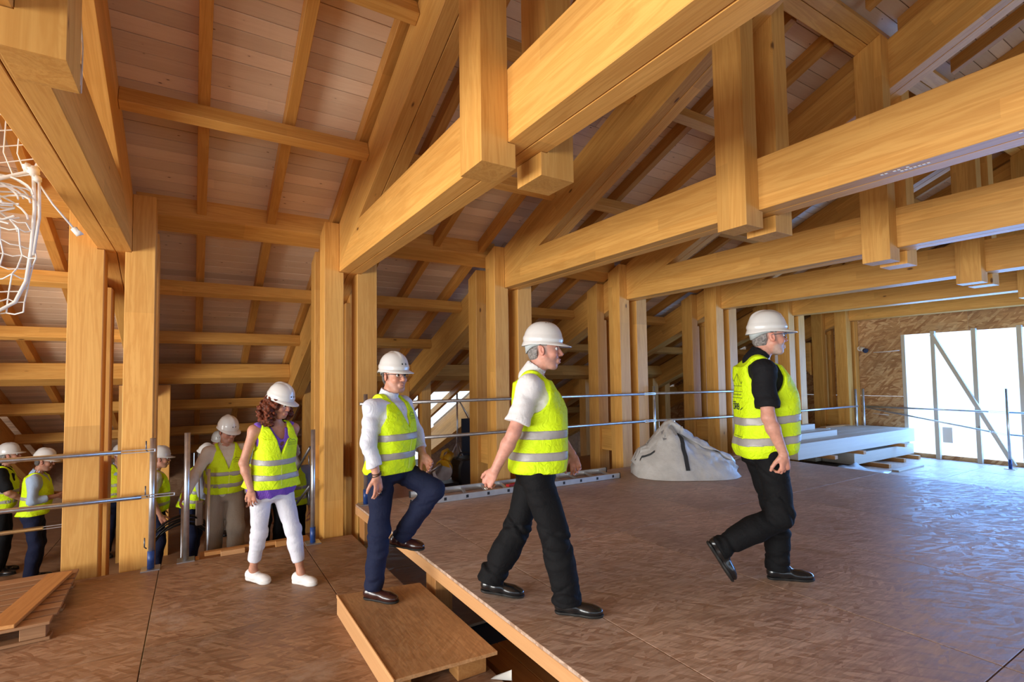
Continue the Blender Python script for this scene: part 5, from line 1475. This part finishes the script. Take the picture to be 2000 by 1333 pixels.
    bv = BVHTree.FromPolygons([tuple(p) for p in V], [tuple(int(i) for i in qd) for qd in Q])
    def decal(nm, strokes, org, right, up, inward, wd, mat):
        Vd, Fd = [], []
        for st_ in strokes:
            for (a0, b0), (a1, b1) in zip(st_, st_[1:]):
                n = max(1, int(math.hypot(a1 - a0, b1 - b0) / .02)); dd = unit((a1 - a0, b1 - b0, 0)); pn_ = (-dd[1], dd[0])
                prev = None
                for k in range(n + 1):
                    u, w = a0 + (a1 - a0) * k / n, b0 + (b1 - b0) * k / n
                    row = []
                    for sg in (-1, 1):
                        p = org + right * (u + sg * pn_[0] * wd / 2) + up * (w + sg * pn_[1] * wd / 2)
                        hit = bv.ray_cast(Vector(p - inward * .35), Vector(inward), .7)
                        row.append(None if hit[0] is None else hit[0] + hit[1] * .0025)
                    if prev and None not in row and None not in prev:
                        i0 = len(Vd); Vd += [prev[0], prev[1], row[1], row[0]]; Fd.append((i0, i0 + 1, i0 + 2, i0 + 3))
                    prev = row
        if Vd:
            me = bpy.data.meshes.new(nm); me.from_pydata([tuple(v) for v in Vd], [], Fd); me.materials.append(mat)
            o = bpy.data.objects.new(nm, me); COL.objects.link(o); o.parent = vo
    mid = pel + ah * (np.linalg.norm(neck - pel) * .72)
    if S.get('front_logo'):
        zz = [[(-.045, 0), (-.02, .018), (-.008, .010), (.012, .026), (.045, 0)], [(-.05, -.006), (.05, -.006)]] + [[(-.045 + .013 * k, -.018), (-.037 + .013 * k, -.018)] for k in range(7)] + [[(-.045 + .013 * k, -.028), (-.036 + .013 * k, -.028)] for k in range(7)]
        decal('front_logo', zz, mid + sl_ * .085 - ah * .005, -sl_, ah, -fwd_s, .0028, M['print'])
    if S.get('back_logo'):
        top = mid + ah * .02 
        zz = [[(-.10, -.03), (-.055, .02), (-.02, -.005), (.03, .05), (.085, -.02), (.10, -.005)], [(.03, .05), (.04, -.035)], [(-.10, -.036), (.09, -.036)], [(-.10, -.075), (.09, -.075)], [(-.10, -.118), (.09, -.118)]]
        decal('back_logo', zz, top, sl_ * -1, ah, fwd_s, .003, M['print'])
        let = [[(-.085 + .017 * k, -.098), (-.077 + .017 * k, -.092), (-.075 + .017 * k, -.101)] for k in range(10)]
        decal('back_lettering', let, top, sl_ * -1, ah, fwd_s, .003, M['print'])
        L_ = []
        for ch, x0 in (('O', -.030), ('R', .006), ('B', .042)):
            G = {'O': [[(0, 0), (0, 1), (.62, 1), (.62, 0), (0, 0)]], 'R': [[(0, 0), (0, 1), (.6, 1), (.6, .52), (0, .52)], [(.25, .5), (.62, 0)]], 'B': [[(0, 0), (0, 1), (.52, 1), (.52, .55), (0, .52), (.6, .5), (.6, 0), (0, 0)]]}[ch]
            L_ += [[(x0 * .8 + a * .034, -.195 + b_ * .036) for a, b_ in st_] for st_ in G]
        decal('back_lettering', L_, top, sl_ * -1, ah, fwd_s, .0075, M['print'])
        decal('back_lettering', [[(.068, -.200), (.095, -.183)]], top, sl_ * -1, ah, fwd_s, .007, M['print'])
        decal('back_lettering', [[(-.03 + .009 * k, -.147), (-.024 + .009 * k, -.147)] for k in range(5)], top, sl_ * -1, ah, fwd_s, .008, M['print'])
        lw = pel + ah * .062
        decal('back_lettering', [[(-.02, .022), (.12, .022)], [(-.02, -.022), (.12, -.022)]] + [[(-.015 + .018 * k, .006), (-.008 + .018 * k, -.006), (-.003 + .018 * k, .006)] for k in range(7)], lw, sl_ * -1, ah, fwd_s, .003, M['print'])
    zz = [(0, -.01 - .03 * k) for k in range(0, 16)]
    org = pel + ah * (np.linalg.norm(neck - pel) - vd - .02)
    zl = float(np.linalg.norm(neck - pel) - vd - S.get('vhem', 0) - .05)
    decal('zip_seam', [[(0, 0), (0, -zl)]], org, -sl_, ah, -fwd_s, .010, M['piping'])
    # ---------------- shoes
    for s in 'LR':
        he_, to_ = J['heel' + s], J['toe' + s]; fd = unit(to_ - he_); a_ = J['ank' + s]
        upv = unit(a_ + (a_ - J['knee' + s]) * .0 - (he_ * .72 + to_ * .28)); upv = unit(upv - fd * (upv @ fd)); wv = np.cross(upv, fd)
        ln = np.linalg.norm(to_ - he_)
        lo, hi = bbox([he_, to_, a_], .07)
        Sh = Field(lo, hi, .004 if q == 1 else .007)
        def sp(x, y, z): return he_ + fd * x * ln + wv * y + upv * z
        Sh.add(cone(sp(.12, 0, .042), sp(.35, 0, .045), .037, .038)); Sh.add(cone(sp(.35, 0, .045), sp(.72, 0, .030), .038, .036, None), .03)
        Sh.add(ell(sp(.74, 0, .030), np.stack([fd, wv, upv], 1), (ln * .26, .047, .034)), .02)
        Sh.add(cone(sp(.14, 0, .06), sp(.20, 0, .085 if not g else .06), .034, .032), .02)
        if S.get('tongue'): Sh.add(cone(sp(.45, 0, .07), sp(.30, 0, .098), .024, .028), .02)
        Sh.clip(lambda X, Y, Z: -((X - he_[0]) * upv[0] + (Y - he_[1]) * upv[1] + (Z - he_[2]) * upv[2]) + .010 + 0 * X)
        V, Q = Sh.mesh(); so = to_obj('shoe', V, Q, M[S['shoes']], root)
        So = Field(lo, hi, .004 if q == 1 else .007)
        So.add(cone(sp(.12, 0, .016), sp(.45, 0, .016), .036, .034)); So.add(cone(sp(.45, 0, .016), sp(.74, 0, .016), .034, .047), .02); So.add(ell(sp(.74, 0, .016), np.stack([fd, wv, upv], 1), (ln * .275, .049, .04)), .01)
        hgt = .016 if not S.get('thick') else .026
        So.clip(lambda X, Y, Z: np.maximum(-((X - he_[0]) * upv[0] + (Y - he_[1]) * upv[1] + (Z - he_[2]) * upv[2]), (X - he_[0]) * upv[0] + (Y - he_[1]) * upv[1] + (Z - he_[2]) * upv[2] - hgt) + 0 * X)
        V, Q = So.mesh()
        if len(Q): to_obj('sole', V, Q, M[S.get('solem', 'sole')], so)
        if S.get('buckle'):
            Vb, Fb = tube_data([sp(.40, -.032, .074), sp(.42, -.015, .086), sp(.42, .015, .086), sp(.40, .032, .074)], .0045, 6)
            me = bpy.data.meshes.new('buckle'); me.from_pydata([tuple(v) for v in Vb], [], Fb); me.materials.append(M['silver']); bo = bpy.data.objects.new('buckle', me); COL.objects.link(bo); bo.parent = so
    def small(nm, parts, mat, sm=True):
        Vv, Ff = [], []
        for v_, f_ in parts:
            o_ = len(Vv); Vv += [tuple(p) for p in v_]; Ff += [tuple(i + o_ for i in qd) for qd in f_]
        me = bpy.data.meshes.new(nm); me.from_pydata(Vv, [], Ff); me.materials.append(mat); smooth(me, sm); o = bpy.data.objects.new(nm, me); COL.objects.link(o); o.parent = root; return o
    if S.get('glasses'):
        gp = []
        for s in (-1, 1):
            ring_ = [hp(.104 - .010 * abs(math.cos(t)) * (1 if s * math.cos(t) > 0 else .2), s * .033 + .024 * math.cos(t), .004 + .016 * math.sin(t)) for t in np.linspace(0, 2 * math.pi, 17)]
            gp.append(tube_data(ring_, .0015, 6, False))
            gp.append(tube_data([hp(.094, s * .058, .012), hp(.05, s * .078, .014), hp(-.01, s * .083, .010)], .0022, 6))
        gp.append(tube_data([hp(.106, -.009, .008), hp(.108, 0, .011), hp(.106, .009, .008)], .0017, 6))
        small('glasses', gp, M['frame'])
    for s in S.get('ring', ''):
        c = J['fing' + s]; fd = J['fdir' + s]
        a = unit(np.cross(fd, [.3, .4, .8])); b_ = np.cross(fd, a)
        small('ring', [tube_data([c + fd * .018 + (a * math.cos(t) + b_ * math.sin(t)) * .0125 for t in np.linspace(0, 2 * math.pi, 15)], .0028, 6, False)], M['silver'])
    for s in S.get('bracelet', ''):
        c = J['wr' + s]; fd = J['fdir' + s]; a = unit(np.cross(fd, [.3, .4, .8])); b_ = np.cross(fd, a)
        small('bracelet', [tube_data([c - fd * (.004 + .016 * k) + (a * math.cos(t) + b_ * math.sin(t)) * .031 + fd * .007 * math.sin(t + k) for t in np.linspace(0, 2 * math.pi, 19)], .0045, 6, False) for k in range(2)], M['bead'])
    if S.get('belt'):
        pass
    return root, J, hp
# ---- the four people in front
def sym(J):
    return J
HD = lambda fx, fy: math.atan2(fy, fx)
MK = [(.10, .36, .05, .05, M['iris']), (-.22, .36, .05, .035, M['print_light']), (-.02, .62, .14, .10, M['print_light'])]
helm_std = dict(ridge=True, marks=[(.16, .30, .055, .06, M['print']), (-.16, .30, .055, .05, M['print']), (0.0, .58, .20, .12, M['helmet'])], lines=[(.16, 1.2, 2.6), (.16, -2.6, -1.2)])

person('person in white short sleeved shirt and black trousers striding across the deck, arm swung back', (1.90, 2.62, .33), HD(.76, -.65),
  dict(head=(.032, 0, 1.600), neck=(-.045, 0, 1.455), shR=(-.045, -.185, 1.375), shL=(-.035, .185, 1.378), elR=(-.137, -.25, 1.095), wrR=(-.257, -.235, .870), elL=(.05, .27, 1.11), wrL=(.19, .25, .905),
       pel=(-.035, 0, .86), hipR=(-.02, -.095, .84), hipL=(-.045, .095, .84), kneeR=(.090, -.10, .455), ankR=(.150, -.10, .095), kneeL=(-.165, .09, .445), ankL=(-.335, .07, .125), heelL=(-.412, .06, .032), toeL=(-.13, .085, .0), heelR=(.078, -.10, .0), toeR=(.365, -.115, .0)),
  dict(look=(-.05, .02), shirt='shirt_white', trousers='blackcloth', shoes='shoe_black', sleeve='short', slen=.78, collar=.055, colr=1.05, open=False, wide=1.0, deep=1.14, vflare=.028, vhem=-.02, bands=(.085, .215), bw=.027, hair='hair_grey', hairc=(.3, .28, .27),
       skin=(.58, .285, .21), handR=dict(dir=(-.35, .05, -.55), palm=(.25, .85, -.2), curl=(.75, .9, .5), tside=1), handL=dict(dir=(.3, 0, -1), palm=(-.2, -1, 0), curl=(.5, .7, .5), tside=-1), ring='R', leg=(.102, .085, .088), hem=.03, seed=3, back_logo=False, armf=.12,
       helmet=dict(ridge=False, dots=[(-1.3, 1.12, .05), (-1.0, 1.16, .05), (-.7, 1.2, .05)], visor=.05, tilt=.05, strap=-.055), vfwd=.02), 1)

person('person in black short sleeved shirt and black trousers walking away to the right, grey beard', (3.42, 2.03, .33), HD(.8, -.6),
  dict(head=(.012, 0, 1.688), neck=(-.070, 0, 1.545), shR=(-.105, -.19, 1.450), shL=(-.06, .19, 1.455), elR=(-.111, -.255, 1.150), wrR=(-.022, -.245, .915), elL=(-.05, .27, 1.16), wrL=(.10, .25, .95),
       pel=(-.045, 0, .93), hipR=(-.04, -.095, .90), hipL=(-.045, .095, .90), kneeR=(.005, -.095, .485), ankR=(-.375, -.10, .275), heelR=(-.475, -.10, .305), toeR=(-.318, -.10, .045), kneeL=(.055, .095, .49), ankL=(.055, .095, .095), heelL=(-.015, .095, .0), toeL=(.29, .085, .0)),
  dict(look=(-.03, -.02), shirt='shirt_black', trousers='blackcloth', shoes='shoe_black', sleeve='short', slen=.80, collar=.05, colr=1.05, open=False, wide=1.03, deep=1.22, vflare=.03, vhem=-.045, vtilt=.12, bands=(.06, .195), bw=.027, btilt=.06, hair='hair_grey', hairc=(.25, .24, .23), beard=(.46, .42, .40),
       skin=(.58, .285, .205), handR=dict(dir=(.06, .02, -1), palm=(-.35, 1, 0), curl=(.6, .9, .5), tside=1), handL=dict(dir=(.2, 0, -1), palm=(0, -1, 0), tside=-1), leg=(.102, .082, .078), hem=.03, seed=7, back_logo=True, armf=.125, tongue=True,
       helmet=dict(ridge=True, lines=[(.22, -2.0, -.9), (.17, -2.0, -.9)], visor=.056, tilt=.02, strap=-.045), vfwd=.015, glasses=True), 1)

person('person in pale striped shirt and navy trousers stepping up onto the deck', (1.26, 3.72, .14), HD(.68, -.73),
  dict(head=(.065, 0, 1.640), neck=(.015, 0, 1.490), shR=(-.015, -.185, 1.405), shL=(.05, .185, 1.415), elR=(-.008, -.25, 1.165), wrR=(.05, -.24, .930), elL=(.12, .25, 1.19), wrL=(.22, .18, 1.02),
       pel=(.040, 0, .95), hipR=(.0, -.095, .92), hipL=(.06, .095, .915), kneeR=(-.005, -.10, .53), ankR=(-.055, -.10, .10), heelR=(-.135, -.10, .0), toeR=(.145, -.105, .0), kneeL=(.345, .10, .78), ankL=(.075, .10, .415), heelL=(-.03, .10, .335), toeL=(.255, .11, .315)),
  dict(look=(-.42, .02), shirt='shirt_stripe', trousers='navy', shoes='shoe_brown', sleeve='long', slen=.72, cuff=True, collar=.04, colr=1.1, open=True, vflare=.025, vhem=-.03, bands=(.10, .235), bw=.026, hair='hair_dark', hairc=(.15, .14, .13),
       skin=(.56, .275, .185), handR=dict(dir=(.12, .05, -1), palm=(-.95, .35, 0), curl=(.28, .35, .25), tside=1), handL=dict(dir=(.6, -.2, -.6), palm=(0, -1, 0), tside=-1), ring='R', bracelet='R', leg=(.096, .078, .070), hem=.02, seed=11, crs=.0045, glasses=True, buckle=True, front_logo=True, armf=.105,
       helmet=dict(helm_std, visor=.052, tilt=.04), vneck=.25, vwid=.30), 1)

person('person with curly auburn hair, purple lace top and cropped white trousers', (.64, 4.72, 0), HD(.66, -.75),
  dict(head=(-.005, 0, 1.555), neck=(-.055, 0, 1.405), shR=(-.125, -.165, 1.335), shL=(.015, .15, 1.325), elR=(-.165, -.235, 1.075), wrR=(-.095, -.225, .850), elL=(-.12, .26, 1.08), wrL=(-.16, .24, .86),
       pel=(-.085, 0, .835), hipR=(-.12, -.085, .82), hipL=(-.055, .085, .82), kneeR=(-.165, -.055, .45), ankR=(-.27, -.01, .115), heelR=(-.345, .0, .02), toeR=(-.105, .01, .0), kneeL=(.065, .09, .45), ankL=(.150, .09, .10), heelL=(.075, .09, .0), toeL=(.315, .09, .0)),
  dict(f=True, look=(.02, .30), shirt='purple', lace=True, trousers='white_jeans', shoes='shoe_white', solem='sole_white', thick=True, wide=1.07, vflare=.045, vhem=.012, bands=(.11, .235), bw=.025, skin=(.50, .245, .160), brow=(.10, .045, .03), limb=.88, hs=.94, hsc=.97,
       handR=dict(dir=(.08, .05, -1), palm=(-.4, .9, 0), curl=(.25, .4, .3), tside=1), handL=None, ring='R', leg=(.090, .066, .052), hem=-.085, waist=.14, seed=15, trf=.004, crs=.003, front_logo=True, vneck=.27, vwid=.36, tail=-.05, armf=.105,
       helmet=dict(helm_std, visor=.052, tilt=.02, z=.040)), 1)
# ---- the people further back, on the stair and in the hall below
def stand(T=1.80, lean=.0, step=.0, sw=.185, armL='down', armR='down', headf=.03):
    hc = T - .205; nk = hc - .148; sh = nk - .078; pel = .50 * T; kn = .275 * T
    J = dict(head=(lean + headf, 0, hc), neck=(lean - .045, 0, nk), shL=(lean - .04, sw, sh), shR=(lean - .04, -sw, sh), pel=(-.02, 0, pel), hipL=(-.02, .095, pel - .02), hipR=(-.02, -.095, pel - .02),
             kneeL=(.5 * step + .03, .10, kn), ankL=(step * .9 - .03, .10, .095), heelL=(step * .9 - .10, .10, 0), toeL=(step * .9 + .18, .12, 0),
             kneeR=(-.5 * step + .03, -.10, kn), ankR=(-step * .9 - .03, -.10, .095), heelR=(-step * .9 - .10, -.10, 0), toeR=(-step * .9 + .18, -.12, 0))
    for s, sg, a in (('L', 1, armL), ('R', -1, armR)):
        if a == 'down': el, wr = (lean - .08, sg * (sw + .06), sh - .28), (lean + .03, sg * (sw + .06), sh - .52)
        elif a == 'front': el, wr = (lean - .04, sg * (sw + .07), sh - .27), (lean + .20, sg * (.09), sh - .25)
        elif a == 'rail': el, wr = (lean + .04, sg * (sw + .14), sh - .22), (lean + .18, sg * (sw + .26), sh - .40)
        elif a == 'low': el, wr = (lean + .06, sg * (sw + .08), sh - .27), (lean + .22, sg * (.12), sh - .42)
        J['el' + s], J['wr' + s] = el, wr
    return J
hb = dict(ridge=True, marks=[(.16, .30, .055, .06, M['print']), (-.16, .30, .055, .05, M['print'])], visor=.052, tilt=.05)
def bgp(label, base, heading, J, **S):
    d = dict(look=(0, .1), shirt='shirt_blue', trousers='navy', shoes='shoe_black', sleeve='long', slen=.92, helmet=hb, bands=(.10, .235), seed=int(abs(base[0] * 37 + base[1] * 11)) % 50, skin=(.50, .245, .165), group='people in white helmets and yellow vests')
    d.update(S); return person(label, base, math.radians(heading), J, d, 2)
Z2 = -.40
bgp('elderly person with glasses, cream shirt and beige trousers coming up the stair', (.31, 6.60, Z2), -80, stand(1.79, lean=.06, step=.10, armR='rail', armL='down'), look=(.28, .28), shirt='shirt_cream', trousers='beige', hair='hair_grey', glasses=True, front_logo=True, open=True, vneck=.26, tail=-.08, wide=1.05, leg=(.105, .088, .085), skin=(.46, .22, .15))
bgp('person in light blue shirt on the stair, half hidden behind the one with auburn hair', (.82, 6.72, Z2), -70, stand(1.80, lean=.03, armR='low', armL='low'), look=(-.3, .35), shirt='shirt_blue', trousers='blackcloth', hair='hair_dark', bag=True)
bgp('person almost hidden behind the one with auburn hair, only a grey sleeve showing', (1.12, 7.22, -.77), -100, stand(1.74, lean=.0), look=(0, .2), shirt='shirt_grey', trousers='blackcloth')
bgp('stooping person in grey blue shirt behind the bare steel post', (-.02, 8.55, Z_LOW), -15, stand(1.83, lean=.14, armR='low', armL='low'), look=(-.2, .45), shirt='shirt_grey', trousers='navy', hair='hair_dark')
bgp('person furthest back, only the helmet top showing over the cream shirted one', (.36, 10.2, Z_LOW), -90, stand(1.86), look=(0, .1), shirt='shirt_cream', trousers='beige')
bgp('person in profile seen between the wide left post and the guard rail post', (-.44, 8.55, Z_LOW), 5, stand(1.83), look=(-.15, .05), shirt='shirt_white', trousers='navy', hair='hair_dark', sleeve='short')
bgp('person in light blue shirt standing in profile with clasped hands, left of the posts', (-1.88, 9.25, Z_LOW), 0, stand(1.83, lean=.05, armR='front', armL='front'), look=(-.1, .18), shirt='shirt_blue', trousers='navy', hair='hair_dark', slen=.55, skin=(.40, .19, .12))
bgp('person in dark polo shirt at the left edge beside the one with clasped hands', (-2.36, 9.85, Z_LOW), 5, stand(1.88, lean=.03, armR='low', armL='low'), look=(-.05, -.08), shirt='shirt_black', trousers='blackcloth', hair='hair_grey', sleeve='short')
bgp('person mostly hidden behind the wide left post, one grey sleeve showing', (-1.58, 10.4, Z_LOW), 175, stand(1.80), look=(0, .1), shirt='shirt_grey', trousers='navy', shoes='shoe_white', solem='sole_white', hair='hair_grey')
bgp('person hidden behind the two left posts, one leg showing between them', (-1.02, 9.9, Z_LOW), -60, stand(1.76, step=.12), look=(0, .1), shirt='shirt_blue', trousers='navy')
tb_ = empty('shoulder_bag', (.12, 6.95, .2), 'cream handbag hanging beside the person in beige trousers', 'bag')
boxo('bag_body', (.02, 6.93, .06), (.10, 7.02, .34), M['bag_leather'], tb_, bev=.012, grain='z')
tube('bag_strap', [(.06, 6.97, .34), (.05, 6.99, .60), (.07, 7.03, .80)], .008, M['bag_leather'], tb_)
